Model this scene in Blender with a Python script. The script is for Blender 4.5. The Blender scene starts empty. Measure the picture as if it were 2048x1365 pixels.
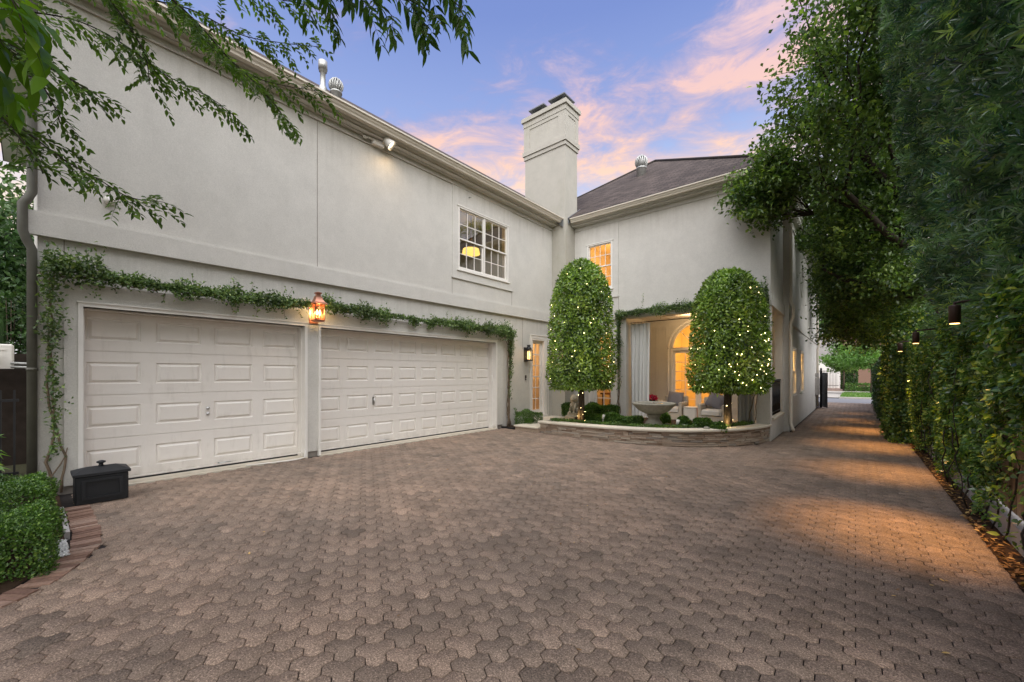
import bpy, math, random
import numpy as np
from mathutils import Vector, Matrix
R = math.radians
rng = np.random.default_rng(7)
random.seed(7)
scene = bpy.context.scene
COL = scene.collection
SKY_STRENGTH = .88; SKY_ROT = 0; SKY_OFF = (0.0, 0.0, 0.0)
SUN_E = 5.0; SUN_ANG = 95; SUN_DIR = (-.42, .40, -.8); EXPO = 0.52

# ------------------------------------------------------------------ tagging
def tag(o, label=None, cat=None, group=None, kind=None):
    if label: o['label'] = label
    if cat: o['category'] = cat
    if group: o['group'] = group
    if kind: o['kind'] = kind
    return o

def empty(name, loc=(0, 0, 0), label=None, cat=None, group=None):
    o = bpy.data.objects.new(name, None)
    COL.objects.link(o)
    o.location = loc
    o.empty_display_size = 0.2
    return tag(o, label, cat, group)

def wloc(o):
    v = Vector((0, 0, 0))
    while o is not None:
        v += Vector(o.location)
        o = o.parent
    return v

def link(name, me, mats, parent=None, origin=None):
    """links a mesh whose vertices are in world coordinates; origin becomes the object's own origin"""
    if not isinstance(mats, (list, tuple)): mats = [mats]
    for m in mats: me.materials.append(m)
    o = bpy.data.objects.new(name, me)
    COL.objects.link(o)
    base = wloc(parent) if parent is not None else Vector((0, 0, 0))
    org = Vector(origin) if origin is not None else base
    if org.length > 0: me.transform(Matrix.Translation(-org))
    if parent is not None:
        o.parent = parent
    o.location = org - base
    return o

def copy_tree(o, loc, label=None, parent=None):
    c = o.copy(); COL.objects.link(c)
    if parent is not None: c.parent = parent
    else:
        c.location = loc
        if label: c['label'] = label
    for ch in list(o.children): copy_tree(ch, None, None, c)
    return c

# ------------------------------------------------------------------ mesh builder
class MB:
    def __init__(s): s.v = []; s.f = []; s.m = []; s.sm = []; s.t = []; s.uv = {}; s.mi = 0; s.tint = .5
    def add(s, vs, fs, smooth=False):
        b = len(s.v); s.v += [tuple(v) for v in vs]; s.t += [s.tint] * len(vs)
        for f in fs: s.f.append([b + i for i in f]); s.m.append(s.mi); s.sm.append(smooth)
        return b
    def quad(s, a, b, c, d): s.add([a, b, c, d], [(0, 1, 2, 3)])
    def box(s, x0, x1, y0, y1, z0, z1):
        if x0 > x1: x0, x1 = x1, x0
        if y0 > y1: y0, y1 = y1, y0
        s.add([(x0,y0,z0),(x1,y0,z0),(x1,y1,z0),(x0,y1,z0),(x0,y0,z1),(x1,y0,z1),(x1,y1,z1),(x0,y1,z1)],
              [(0,3,2,1),(4,5,6,7),(0,1,5,4),(1,2,6,5),(2,3,7,6),(3,0,4,7)])
    def bevbox(s, x0, x1, y0, y1, z0, z1, b=.01):
        """box with chamfered vertical and top edges"""
        o = [(x0+b,y0),(x1-b,y0),(x1,y0+b),(x1,y1-b),(x1-b,y1),(x0+b,y1),(x0,y1-b),(x0,y0+b)]
        i = [(x0+b,y0+b),(x1-b,y0+b),(x1-b,y0+b),(x1-b,y1-b),(x1-b,y1-b),(x0+b,y1-b),(x0+b,y1-b),(x0+b,y0+b)]
        vs = [(x,y,z0) for x,y in o] + [(x,y,z1-b) for x,y in o] + [(x,y,z1) for x,y in i]
        fs = [tuple(range(7,-1,-1))]
        for k in range(8):
            n = (k+1) % 8
            fs += [(k,n,8+n,8+k), (8+k,8+n,16+n,16+k)]
        fs.append(tuple(range(16,24)))
        s.add(vs, fs)
    def obox(s, c, ax, ay, az):
        c = Vector(c); ax = Vector(ax); ay = Vector(ay); az = Vector(az)
        vs = [c+ax*i+ay*j+az*k for k in (-1,1) for i,j in ((-1,-1),(1,-1),(1,1),(-1,1))]
        s.add(vs, [(0,3,2,1),(4,5,6,7),(0,1,5,4),(1,2,6,5),(2,3,7,6),(3,0,4,7)])
    def tube(s, pts, rad, n=6, cap=True, smooth=True):
        pts = [Vector(p) for p in pts]
        if not isinstance(rad, (list, tuple)): rad = [rad]*len(pts)
        vs = []; up = None
        for i, p in enumerate(pts):
            d = (pts[min(i+1,len(pts)-1)] - pts[max(i-1,0)])
            d = d.normalized() if d.length > 1e-9 else Vector((0,0,1))
            if up is None: up = d.orthogonal().normalized()
            up = (up - d*up.dot(d))
            up = up.normalized() if up.length > 1e-6 else d.orthogonal().normalized()
            w = d.cross(up)
            for k in range(n):
                a = 2*math.pi*k/n
                vs.append(p + (up*math.cos(a) + w*math.sin(a))*rad[i])
        fs = [(i*n+k, i*n+(k+1)%n, (i+1)*n+(k+1)%n, (i+1)*n+k) for i in range(len(pts)-1) for k in range(n)]
        if cap: fs += [tuple(range(n-1,-1,-1)), tuple((len(pts)-1)*n+k for k in range(n))]
        s.add(vs, fs, smooth)
    def lathe(s, prof, c, n=24, smooth=True, wob=None):
        vs = []
        for r, z in prof:
            for k in range(n):
                a = 2*math.pi*k/n
                rr = r if wob is None else r*wob(a, z)
                vs.append((c[0]+rr*math.cos(a), c[1]+rr*math.sin(a), c[2]+z))
        fs = [(i*n+k, i*n+(k+1)%n, (i+1)*n+(k+1)%n, (i+1)*n+k) for i in range(len(prof)-1) for k in range(n)]
        fs += [tuple(range(n-1,-1,-1)), tuple((len(prof)-1)*n+k for k in range(n))]
        s.add(vs, fs, smooth)
    def prism(s, poly, z0, z1):
        n = len(poly)
        s.add([(x,y,z0) for x,y in poly] + [(x,y,z1) for x,y in poly],
              [tuple(range(n-1,-1,-1)), tuple(range(n,2*n))] + [(k,(k+1)%n,n+(k+1)%n,n+k) for k in range(n)])
    def sweep(s, prof, frames, closed=False):
        """prof: list of (o,z); frames: list of functions (o,z)->point"""
        n = len(prof)
        vs = [fr(o, z) for fr in frames for o, z in prof]
        fs = []
        for i in range(len(frames)-1):
            for k in range(n if closed else n-1):
                fs.append((i*n+k, (i+1)*n+k, (i+1)*n+(k+1)%n, i*n+(k+1)%n))
        fs += [tuple(range(n)), tuple((len(frames)-1)*n+k for k in range(n-1,-1,-1))]
        s.add(vs, fs)
    def ellip(s, c, r, nu=16, nv=10, smooth=True, rot=None):
        vs = [Vector((0,0,-1))]
        for j in range(1, nv):
            ph = -math.pi/2 + math.pi*j/nv
            for k in range(nu):
                a = 2*math.pi*k/nu
                vs.append(Vector((math.cos(ph)*math.cos(a), math.cos(ph)*math.sin(a), math.sin(ph))))
        vs.append(Vector((0,0,1)))
        vs = [Vector((v.x*r[0], v.y*r[1], v.z*r[2])) for v in vs]
        if rot is not None: vs = [rot @ v for v in vs]
        vs = [v + Vector(c) for v in vs]
        fs = [(0, 1+(k+1)%nu, 1+k) for k in range(nu)]
        for j in range(nv-2):
            for k in range(nu):
                a = 1+j*nu+k; b = 1+j*nu+(k+1)%nu
                fs.append((a, b, b+nu, a+nu))
        L = len(vs)-1; o = 1+(nv-2)*nu
        fs += [(o+k, o+(k+1)%nu, L) for k in range(nu)]
        s.add(vs, fs, smooth)
    def build(s, name, mats, parent=None, origin=None, uvf=None):
        me = bpy.data.meshes.new(name)
        me.from_pydata(s.v, [], s.f)
        me.polygons.foreach_set('material_index', s.m)
        me.polygons.foreach_set('use_smooth', s.sm)
        a = me.attributes.new('tint', 'FLOAT', 'POINT'); a.data.foreach_set('value', s.t)
        if uvf:
            uv = me.uv_layers.new(name='UVMap')
            for l in me.loops: uv.data[l.index].uv = uvf(me.vertices[l.vertex_index].co)
        me.update()
        return link(name, me, mats, parent, origin)

def build_each(b, name, mats, parent):
    """each connected piece of the builder becomes a part of its own"""
    par = list(range(len(b.v)))
    def find(i):
        while par[i] != i: par[i] = par[par[i]]; i = par[i]
        return i
    for f in b.f:
        for i in f[1:]: par[find(i)] = find(f[0])
    groups = {}
    for k, f in enumerate(b.f): groups.setdefault(find(f[0]), []).append(k)
    for ks in groups.values():
        c = MB(); mp_ = {}
        for k in ks:
            for i in b.f[k]:
                if i not in mp_: mp_[i] = len(c.v); c.v.append(b.v[i]); c.t.append(b.t[i])
            c.f.append([mp_[i] for i in b.f[k]]); c.m.append(0); c.sm.append(b.sm[k])
        c.build(name, mats, parent)

def np_mesh(name, V, F, mats, parent=None, origin=None, tint=None, smooth=False):
    """V (n,3); F list of integer arrays (k, 3 or 4)"""
    me = bpy.data.meshes.new(name)
    V = np.asarray(V, dtype=np.float32)
    me.vertices.add(len(V)); me.vertices.foreach_set('co', V.ravel())
    idx = np.concatenate([f.ravel() for f in F]).astype(np.int32)
    cnt = np.concatenate([np.full(len(f), f.shape[1], dtype=np.int32) for f in F])
    st = np.concatenate([[0], np.cumsum(cnt)[:-1]]).astype(np.int32)
    me.loops.add(len(idx)); me.loops.foreach_set('vertex_index', idx)
    me.polygons.add(len(cnt)); me.polygons.foreach_set('loop_start', st)
    if smooth: me.polygons.foreach_set('use_smooth', np.ones(len(cnt), dtype=bool))
    if tint is not None:
        a = me.attributes.new('tint', 'FLOAT', 'POINT'); a.data.foreach_set('value', np.asarray(tint, dtype=np.float32))
    me.update(calc_edges=True)
    return link(name, me, mats, parent, origin)

def nrm(a): return a / np.maximum(np.linalg.norm(a, axis=1, keepdims=True), 1e-9)

def leaf_arrays(P, D, N, L, W, fine=False, droop=.12, tint=None, r=rng):
    """leaf blades as folded faces. P,D,N (n,3), L,W (n,)"""
    n = len(P); D = nrm(D); N = N - D*np.sum(N*D, axis=1, keepdims=True); N = nrm(N); S = np.cross(D, N)
    L = np.broadcast_to(np.asarray(L, float), (n,))[:, None]; W = np.broadcast_to(np.asarray(W, float), (n,))[:, None]
    up = N*W*.16
    if fine:
        pts = [P, P+D*L*.30+S*W*.46+up, P+D*L*.66+S*W*.40+up-N*L*droop*.4, P+D*L-N*L*droop,
               P+D*L*.66-S*W*.40+up-N*L*droop*.4, P+D*L*.30-S*W*.46+up, P+D*L*.5-N*L*droop*.15]
        V = np.stack(pts, 1).reshape(-1, 3); b = np.arange(n)[:, None]*7
        F = [np.concatenate([b+np.array([[0,1,6,5]]), b+np.array([[1,2,3,6]]), b+np.array([[6,3,4,5]])])]
        k = 7
    else:
        pts = [P, P+D*L*.45+S*W*.5+up, P+D*L-N*L*droop, P+D*L*.45-S*W*.5+up]
        V = np.stack(pts, 1).reshape(-1, 3); b = np.arange(n)[:, None]*4
        F = [np.concatenate([b+np.array([[0,1,2]]), b+np.array([[0,2,3]])])]
        k = 4
    t = r.random(n) if tint is None else np.asarray(tint)
    return V, F, np.repeat(t, k)

def merge(parts):
    Vs, Fs, Ts, b = [], {}, [], 0
    for V, F, T in parts:
        Vs.append(V); Ts.append(T)
        for f in F: Fs.setdefault(f.shape[1], []).append(f+b)
        b += len(V)
    return np.concatenate(Vs), [np.concatenate(v) for v in Fs.values()], np.concatenate(Ts)

def unit(n, r=rng):
    return nrm(r.normal(size=(n, 3)))

# ------------------------------------------------------------------ materials
def mat(name):
    m = bpy.data.materials.new(name); m.use_nodes = True
    nt = m.node_tree; nt.nodes.clear()
    out = nt.nodes.new('ShaderNodeOutputMaterial')
    return m, nt, out
def N(nt, kind, **kw):
    n = nt.nodes.new(kind)
    for k, v in kw.items():
        if k.startswith('i_'):
            key = k[2:]
            key = int(key) if key.isdigit() else key.replace('_', ' ')
            n.inputs[key].default_value = v
        else: setattr(n, k, v)
    return n
def ramp(nt, pts, interp='LINEAR'):
    r = nt.nodes.new('ShaderNodeValToRGB'); r.color_ramp.interpolation = interp
    e = r.color_ramp.elements
    while len(e) < len(pts): e.new(.5)
    for el, (p, c) in zip(e, pts):
        el.position = p
        el.color = (c[0], c[1], c[2], 1) if hasattr(c, '__len__') else (c, c, c, 1)
    return r
def lk(nt, a, b): nt.links.new(a, b)
def mix(nt, fac, a, b, mode='MIX'):
    m = nt.nodes.new('ShaderNodeMix'); m.data_type = 'RGBA'; m.blend_type = mode; m.clamp_factor = True
    for sock, val in ((m.inputs[0], fac), (m.inputs[6], a), (m.inputs[7], b)):
        if hasattr(val, 'links') or hasattr(val, 'is_linked'): nt.links.new(val, sock)
        elif hasattr(val, '__len__'): sock.default_value = (val[0], val[1], val[2], 1)
        else: sock.default_value = val
    return m.outputs[2]
def coords(nt, scale=(1, 1, 1), kind='Object'):
    tc = nt.nodes.new('ShaderNodeNewGeometry') if kind == 'World' else nt.nodes.new('ShaderNodeTexCoord')
    mp = nt.nodes.new('ShaderNodeMapping'); mp.inputs['Scale'].default_value = scale
    nt.links.new(tc.outputs['Position' if kind == 'World' else kind], mp.inputs[0])
    return mp.outputs[0]
def noise(nt, vec, scale, detail=4, rough=.55, dist=0):
    n = nt.nodes.new('ShaderNodeTexNoise'); n.inputs['Scale'].default_value = scale
    n.inputs['Detail'].default_value = detail; n.inputs['Roughness'].default_value = rough; n.inputs['Distortion'].default_value = dist
    nt.links.new(vec, n.inputs['Vector']); return n.outputs['Fac']
def bump(nt, h, strength, dist=.01, prev=None):
    b = nt.nodes.new('ShaderNodeBump'); b.inputs['Strength'].default_value = strength; b.inputs['Distance'].default_value = dist
    nt.links.new(h, b.inputs['Height'])
    if prev is not None: nt.links.new(prev, b.inputs['Normal'])
    return b.outputs[0]
def pbsdf(nt, out, color, rough=.6, spec=.3, metal=0, normal=None):
    p = nt.nodes.new('ShaderNodeBsdfPrincipled')
    if hasattr(color, 'is_linked'): nt.links.new(color, p.inputs['Base Color'])
    else: p.inputs['Base Color'].default_value = (*color, 1)
    if hasattr(rough, 'is_linked'): nt.links.new(rough, p.inputs['Roughness'])
    else: p.inputs['Roughness'].default_value = rough
    p.inputs['Specular IOR Level'].default_value = spec; p.inputs['Metallic'].default_value = metal
    if normal is not None: nt.links.new(normal, p.inputs['Normal'])
    nt.links.new(p.outputs[0], out.inputs[0]); return p

def m_basic(name, c, rough=.6, spec=.3, metal=0, var=.12, vs=6, bs=0, bscale=80):
    m, nt, out = mat(name); v = coords(nt, kind='World')
    n = noise(nt, v, vs, 5)
    col = mix(nt, n, [x*(1-var) for x in c], [min(1, x*(1+var)) for x in c])
    nb = bump(nt, noise(nt, v, bscale, 3), bs, .004) if bs else None
    pbsdf(nt, out, col, rough, spec, metal, nb); return m

def m_stucco(name, c, stain=(.42, .40, .34), amount=.18):
    m, nt, out = mat(name); v = coords(nt, kind='World')
    big = noise(nt, v, .9, 5, .6); mid = noise(nt, v, 7, 6, .65); fine = noise(nt, v, 70, 4, .7)
    streak = noise(nt, coords(nt, (2.2, 2.2, .8), 'World'), 1.3, 6, .65)
    col = mix(nt, mid, [x*.95 for x in c], [x*1.04 for x in c])
    mo = ramp(nt, [(.35, .93), (.65, 1.03)]); lk(nt, noise(nt, v, 2.4, 7, .7), mo.inputs[0]); col = mix(nt, 1, col, mo.outputs[0], 'MULTIPLY')
    fr = ramp(nt, [(.35, 0), (.7, 1)]); lk(nt, fine, fr.inputs[0])
    col = mix(nt, fr.outputs[0], mix(nt, .24, col, (.2, .19, .17)), col)
    mul = N(nt, 'ShaderNodeMath', operation='MULTIPLY'); sr = ramp(nt, [(.5, 0), (.75, 1)]); br = ramp(nt, [(.4, 0), (.65, 1)])
    lk(nt, streak, sr.inputs[0]); lk(nt, big, br.inputs[0]); lk(nt, sr.outputs[0], mul.inputs[0]); lk(nt, br.outputs[0], mul.inputs[1])
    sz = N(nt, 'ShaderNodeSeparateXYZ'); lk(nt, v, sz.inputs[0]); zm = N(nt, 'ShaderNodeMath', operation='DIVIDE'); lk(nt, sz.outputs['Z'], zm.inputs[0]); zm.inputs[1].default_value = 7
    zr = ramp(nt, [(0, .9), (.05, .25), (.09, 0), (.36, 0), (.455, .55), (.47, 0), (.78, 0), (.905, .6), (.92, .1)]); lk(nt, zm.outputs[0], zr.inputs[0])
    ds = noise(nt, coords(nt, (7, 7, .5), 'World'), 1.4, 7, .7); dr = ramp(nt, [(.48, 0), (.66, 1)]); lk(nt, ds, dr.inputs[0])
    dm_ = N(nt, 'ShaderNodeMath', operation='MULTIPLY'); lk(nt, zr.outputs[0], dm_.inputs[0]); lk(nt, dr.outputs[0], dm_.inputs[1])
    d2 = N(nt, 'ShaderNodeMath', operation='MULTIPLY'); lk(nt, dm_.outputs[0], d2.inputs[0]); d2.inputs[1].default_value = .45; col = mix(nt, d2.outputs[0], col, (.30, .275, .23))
    m2 = N(nt, 'ShaderNodeMath', operation='MULTIPLY'); m2.inputs[1].default_value = amount; lk(nt, mul.outputs[0], m2.inputs[0])
    col = mix(nt, m2.outputs[0], col, stain)
    nb = bump(nt, fine, .6, .007, bump(nt, noise(nt, v, 30, 3), .15, .01))
    pbsdf(nt, out, col, .85, .15, 0, nb); return m

def m_leaf(name, c1, c2, c3=None, rough=.4, tr=.3, spec=.4, patch=.6):
    m, nt, out = mat(name)
    a = N(nt, 'ShaderNodeAttribute', attribute_name='tint')
    pts = [(0, c1), (.8, c2)] + ([(.97, c3)] if c3 else [])
    r = ramp(nt, pts); lk(nt, a.outputs['Fac'], r.inputs[0])
    n = noise(nt, coords(nt, kind='World'), 2.2, 3); rr = ramp(nt, [(.35, patch), (.65, 1.25)]); lk(nt, n, rr.inputs[0])
    col = mix(nt, 1, r.outputs[0], rr.outputs[0], 'MULTIPLY')
    p = pbsdf(nt, out, col, rough, spec)
    t = N(nt, 'ShaderNodeBsdfTranslucent'); lk(nt, mix(nt, 1, col, (1.3, 1.5, .6), 'MULTIPLY'), t.inputs[0])
    ms = N(nt, 'ShaderNodeMixShader', i_0=tr); lk(nt, p.outputs[0], ms.inputs[1]); lk(nt, t.outputs[0], ms.inputs[2])
    lk(nt, ms.outputs[0], out.inputs[0]); return m

def m_emit(name, c, s):
    m, nt, out = mat(name); e = N(nt, 'ShaderNodeEmission', i_Strength=s); e.inputs[0].default_value = (*c, 1)
    lk(nt, e.outputs[0], out.inputs[0]); return m

def m_glass(name, refl=1.0, tint=(1, 1, 1), f0=1.5):
    m, nt, out = mat(name)
    t = N(nt, 'ShaderNodeBsdfTransparent'); t.inputs[0].default_value = (*tint, 1)
    g = N(nt, 'ShaderNodeBsdfGlossy', i_Roughness=.02); g.inputs[0].default_value = (refl, refl, refl, 1)
    bn = bump(nt, noise(nt, coords(nt, kind='World'), 1.6, 2), .06, .05); lk(nt, bn, g.inputs['Normal'])
    f = N(nt, 'ShaderNodeFresnel', i_IOR=f0)
    ms = N(nt, 'ShaderNodeMixShader'); lk(nt, f.outputs[0], ms.inputs[0]); lk(nt, t.outputs[0], ms.inputs[1]); lk(nt, g.outputs[0], ms.inputs[2])
    lk(nt, ms.outputs[0], out.inputs[0]); return m

M = {}
M['stucco'] = m_stucco('stucco', (.63, .605, .555))
M['stucco_trim'] = m_stucco('stucco_trim', (.65, .625, .575), amount=.35)
M['chimney'] = m_stucco('chimney_stucco', (.49, .465, .405), stain=(.30, .29, .20), amount=.6)
M['cream'] = m_basic('cream_paint', (.60, .545, .455), .45, .35, var=.08)
M['white'] = m_basic('white_paint', (.74, .71, .66), .4, .4, var=.05)
M['foundation'] = m_basic('foundation', (.26, .23, .20), .9, .2, var=.4, vs=9, bs=.4)
M['black'] = m_basic('black_metal', (.012, .012, .013), .45, .4, var=.3)
M['blackbox'] = m_basic('black_resin', (.011, .012, .014), .6, .4, var=.3, vs=30, bs=.15)
M['steel'] = m_basic('steel', (.55, .55, .55), .3, .5, 1)
M['copper'] = m_basic('copper', (.62, .30, .20), .38, .5, 1, var=.3, vs=20)
M['galv'] = m_basic('galvanised', (.42, .42, .40), .5, .4, .6, var=.35, vs=14)
M['lead'] = m_basic('lead_flashing', (.20, .21, .22), .5, .4, .5, var=.3)
M['bronze'] = m_basic('bronze', (.055, .035, .028), .45, .4, .5, var=.35, vs=40)
M['stone'] = m_basic('cast_stone', (.25, .235, .19), .85, .2, var=.35, vs=14, bs=.5)
M['coping'] = m_basic('limestone', (.60, .54, .44), .7, .25, var=.14, vs=8, bs=.15)
M['soil'] = m_basic('soil', (.045, .028, .018), .95, .1, var=.6, vs=40, bs=.8, bscale=60)
M['bark'] = m_basic('bark', (.10, .075, .055), .9, .15, var=.5, vs=25, bs=.7, bscale=40)
M['darkbark'] = m_basic('dark_bark', (.045, .036, .028), .9, .15, var=.5, vs=25, bs=.7, bscale=30)
M['vinestem'] = m_basic('vine_stem', (.17, .125, .085), .85, .2, var=.4, vs=30)
M['fabric'] = m_basic('curtain_fabric', (.70, .69, .66), .8, .15, var=.04)
M['cushion'] = m_basic('cushion', (.60, .57, .52), .85, .1, var=.08)
M['pillow'] = m_basic('grey_pillow', (.20, .19, .20), .85, .1, var=.1, vs=40)
M['wicker'] = m_basic('wicker', (.46, .41, .34), .75, .2, var=.35, vs=90, bs=.6, bscale=120)
M['water'] = m_basic('water', (.03, .035, .025), .05, .6)
M['terra'] = m_basic('terracotta', (.45, .16, .06), .8, .2, var=.2)
M['concrete'] = m_basic('concrete', (.33,.31,.295), .85, .2, var=.3, vs=5, bs=.3)
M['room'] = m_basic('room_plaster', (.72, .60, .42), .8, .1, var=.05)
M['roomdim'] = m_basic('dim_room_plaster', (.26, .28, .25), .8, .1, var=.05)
M['wood_in'] = m_basic('furniture_wood', (.14, .07, .03), .5, .3)
M['glass'] = m_glass('window_glass', 1.0, (.92, .95, .93), 1.55)
M['glass_up'] = m_glass('upper_window_glass', 1.0, (.78, .82, .78), 3.0)
M['lampglass'] = m_glass('lamp_glass', .9, (1, .95, .85), 1.4)
M['boxwood'] = m_leaf('boxwood_leaf', (.035, .085, .015), (.10, .20, .035), (.22, .34, .07), .35, .25)
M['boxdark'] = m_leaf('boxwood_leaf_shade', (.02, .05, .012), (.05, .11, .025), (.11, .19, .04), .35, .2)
M['topiary'] = m_leaf('topiary_leaf', (.06,.13,.02), (.25,.37,.065), (.40,.54,.11), .26, .32, .65, .6)
M['vine'] = m_leaf('vine_leaf', (.05,.10,.03), (.15,.225,.07), (.27,.34,.11), .4, .28)
M['jasmine'] = m_leaf('jasmine_leaf', (.05,.12,.04), (.20,.33,.08), (.52,.58,.10), .24, .32, .6, .5)
M['podo'] = m_leaf('podocarpus_leaf', (.05,.12,.08), (.25,.40,.21), (.50,.64,.18), .22, .42, 1.0, .4)
M['tree'] = m_leaf('tree_leaf', (.050,.105,.034), (.165,.25,.06), (.30,.41,.08), .33, .35, .5, .45)
M['elm'] = m_leaf('elm_leaf', (.05,.10,.022), (.14,.23,.045), (.28,.40,.06), .4, .45)
M['pecan'] = m_leaf('pecan_leaf', (.03, .075, .02), (.08, .16, .03), (.13, .22, .04), .35, .4)
M['fresh'] = m_leaf('fresh_leaf', (.05, .13, .012), (.16, .30, .02), (.24, .38, .03), .35, .5)
M['myrtle'] = m_leaf('myrtle_leaf', (.09, .19, .04), (.17, .30, .07), (.30, .42, .11), .45, .35)
M['fartree'] = m_leaf('far_tree_leaf', (.04, .09, .035), (.10, .17, .06), (.20, .28, .10), .5, .3)
M['litter'] = m_leaf('dry_leaf', (.11, .045, .018), (.34, .19, .08), (.62, .42, .16), .7, .2, .2, .8)
M['greenleaf'] = m_leaf('fallen_green_leaf', (.20, .32, .12), (.26, .40, .16), (.26, .40, .16), .5, .1)
M['petal'] = m_basic('magenta_petal', (.55, .015, .09), .6, .2, var=.5, vs=60)
M['blossom'] = m_basic('white_blossom', (.82, .80, .66), .6, .2)
M['bulb'] = m_emit('fairy_bulb', (1, .78, .34), 11)
M['flame'] = m_emit('flame', (1, .70, .28), 8)
M['lampglow'] = m_emit('lamp_glow', (1, .55, .18), 5)
M['floodglow'] = m_emit('flood_glow', (1, .86, .6), 4)
M['chand'] = m_emit('chandelier_glow', (1, .58, .14), 1.7)
M['carved'] = m_basic('carved_stone', (.46,.41,.32), .85, .2, var=.3, vs=18, bs=.5)
# ------------------------------------------------------------------ more materials
def m_paver():
    m, nt, out = mat('paver'); v = coords(nt, kind='World')
    a = N(nt, 'ShaderNodeAttribute', attribute_name='tint')
    r = ramp(nt, [(0, (.18, .139, .110)), (.3, (.248, .187, .145)), (.7, (.285, .212, .163)), (1, (.335, .245, .187))]); lk(nt, a.outputs['Fac'], r.inputs[0])
    sp = noise(nt, v, 105, 3, .8); spr = ramp(nt, [(.32, .22), (.46, .85), (.57, 1.15), (.68, 2.4)]); lk(nt, sp, spr.inputs[0])
    col = mix(nt, 1, r.outputs[0], spr.outputs[0], 'MULTIPLY')
    big = noise(nt, v, .55, 5, .6); bg = ramp(nt, [(.3, (.74, .76, .77)), (.7, (1.10, 1.05, 1.0))]); lk(nt, big, bg.inputs[0])
    col = mix(nt, 1, col, bg.outputs[0], 'MULTIPLY')
    md = noise(nt, v, 3.0, 5, .65); mg = ramp(nt, [(.30, .72), (.6, 1.05)]); lk(nt, md, mg.inputs[0])
    col = mix(nt, 1, col, mg.outputs[0], 'MULTIPLY')
    st = noise(nt, v, .42, 6, .7, .5); sr = ramp(nt, [(.70, 0), (.76, .5)]); lk(nt, st, sr.inputs[0])
    col = mix(nt, sr.outputs[0], col, (.36, .35, .34))
    nb = bump(nt, sp, .5, .004, bump(nt, noise(nt, v, 45, 3), .25, .006))
    pbsdf(nt, out, col, .82, .25, 0, nb); return m
M['paver'] = m_paver()
M['joint'] = m_basic('joint_sand', (.030, .026, .025), .95, .1, var=.5, vs=20)

def m_tinted(name, pts, rough=.85, nscale=60, bs=.4, spec=.2):
    m, nt, out = mat(name); v = coords(nt, kind='World')
    a = N(nt, 'ShaderNodeAttribute', attribute_name='tint'); r = ramp(nt, pts); lk(nt, a.outputs['Fac'], r.inputs[0])
    n = noise(nt, v, nscale, 5, .65); g = ramp(nt, [(.3, .7), (.7, 1.2)]); lk(nt, n, g.inputs[0])
    col = mix(nt, 1, r.outputs[0], g.outputs[0], 'MULTIPLY')
    pbsdf(nt, out, col, rough, spec, 0, bump(nt, n, bs, .006)); return m
M['ledger'] = m_tinted('ledger_stone', [(0, (.22, .155, .11)), (.25, (.34, .25, .18)), (.5, (.42, .33, .25)), (.8, (.46, .395, .315)), (1, (.29, .25, .21))])
M['brick'] = m_tinted('brick', [(0, (.17, .10, .075)), (.6, (.27, .165, .12)), (1, (.32, .22, .17))], .85, 40)
M['board'] = m_tinted('cedar_board', [(0, (.16, .105, .065)), (.5, (.30, .21, .14)), (1, (.40, .30, .215))], .8, 30)
M['gravel'] = m_tinted('white_gravel', [(0, (.45, .44, .42)), (1, (.80, .79, .76))], .8, 60)

def m_shingle():
    m, nt, out = mat('shingle')
    tc = N(nt, 'ShaderNodeTexCoord'); b = N(nt, 'ShaderNodeTexBrick', offset=.5)
    b.inputs['Color1'].default_value = (.055, .043, .038, 1); b.inputs['Color2'].default_value = (.105, .082, .071, 1)
    b.inputs['Mortar'].default_value = (.03, .025, .022, 1); b.inputs['Scale'].default_value = 1
    b.inputs['Mortar Size'].default_value = .012; b.inputs['Brick Width'].default_value = .30; b.inputs['Row Height'].default_value = .14
    lk(nt, tc.outputs['UV'], b.inputs['Vector'])
    v = coords(nt, kind='World'); n = noise(nt, v, 1.2, 6, .7); g = ramp(nt, [(.3, .7), (.7, 1.3)]); lk(nt, n, g.inputs[0])
    col = mix(nt, 1, b.outputs['Color'], g.outputs[0], 'MULTIPLY')
    inv = N(nt, 'ShaderNodeMath', operation='SUBTRACT'); inv.inputs[0].default_value = 1; lk(nt, b.outputs['Fac'], inv.inputs[1])
    nb = bump(nt, inv.outputs[0], .6, .02, bump(nt, noise(nt, v, 120, 3), .4, .006))
    pbsdf(nt, out, col, .9, .2, 0, nb); return m
M['shingle'] = m_shingle()

def m_garage():
    m, nt, out = mat('garage_door_paint'); v = coords(nt, kind='World')
    n = noise(nt, v, 5, 6, .65); st = noise(nt, coords(nt, (1, 2.5, .6), 'World'), 3, 6, .7)
    col = mix(nt, n, (.73, .685, .63), (.79, .75, .70))
    r = ramp(nt, [(.55, 0), (.8, .35)]); lk(nt, st, r.inputs[0]); col = mix(nt, r.outputs[0], col, (.40, .36, .31))
    sz = N(nt, 'ShaderNodeSeparateXYZ'); lk(nt, v, sz.inputs[0]); zr = ramp(nt, [(.0, .8), (.10, .25), (.3, 0)]); lk(nt, sz.outputs['Z'], zr.inputs[0])
    gn = noise(nt, coords(nt, (6, 6, 3), 'World'), 1.5, 6, .7); gr = ramp(nt, [(.35, .1), (.65, 1)]); lk(nt, gn, gr.inputs[0])
    mg = N(nt, 'ShaderNodeMath', operation='MULTIPLY'); lk(nt, zr.outputs[0], mg.inputs[0]); lk(nt, gr.outputs[0], mg.inputs[1]); col = mix(nt, mg.outputs[0], col, (.30, .255, .21))
    nb = bump(nt, noise(nt, coords(nt, (60, 60, 8), 'World'), 1, 3), .12, .003)
    pbsdf(nt, out, col, .5, .35, 0, nb); return m
M['garage'] = m_garage()
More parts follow.
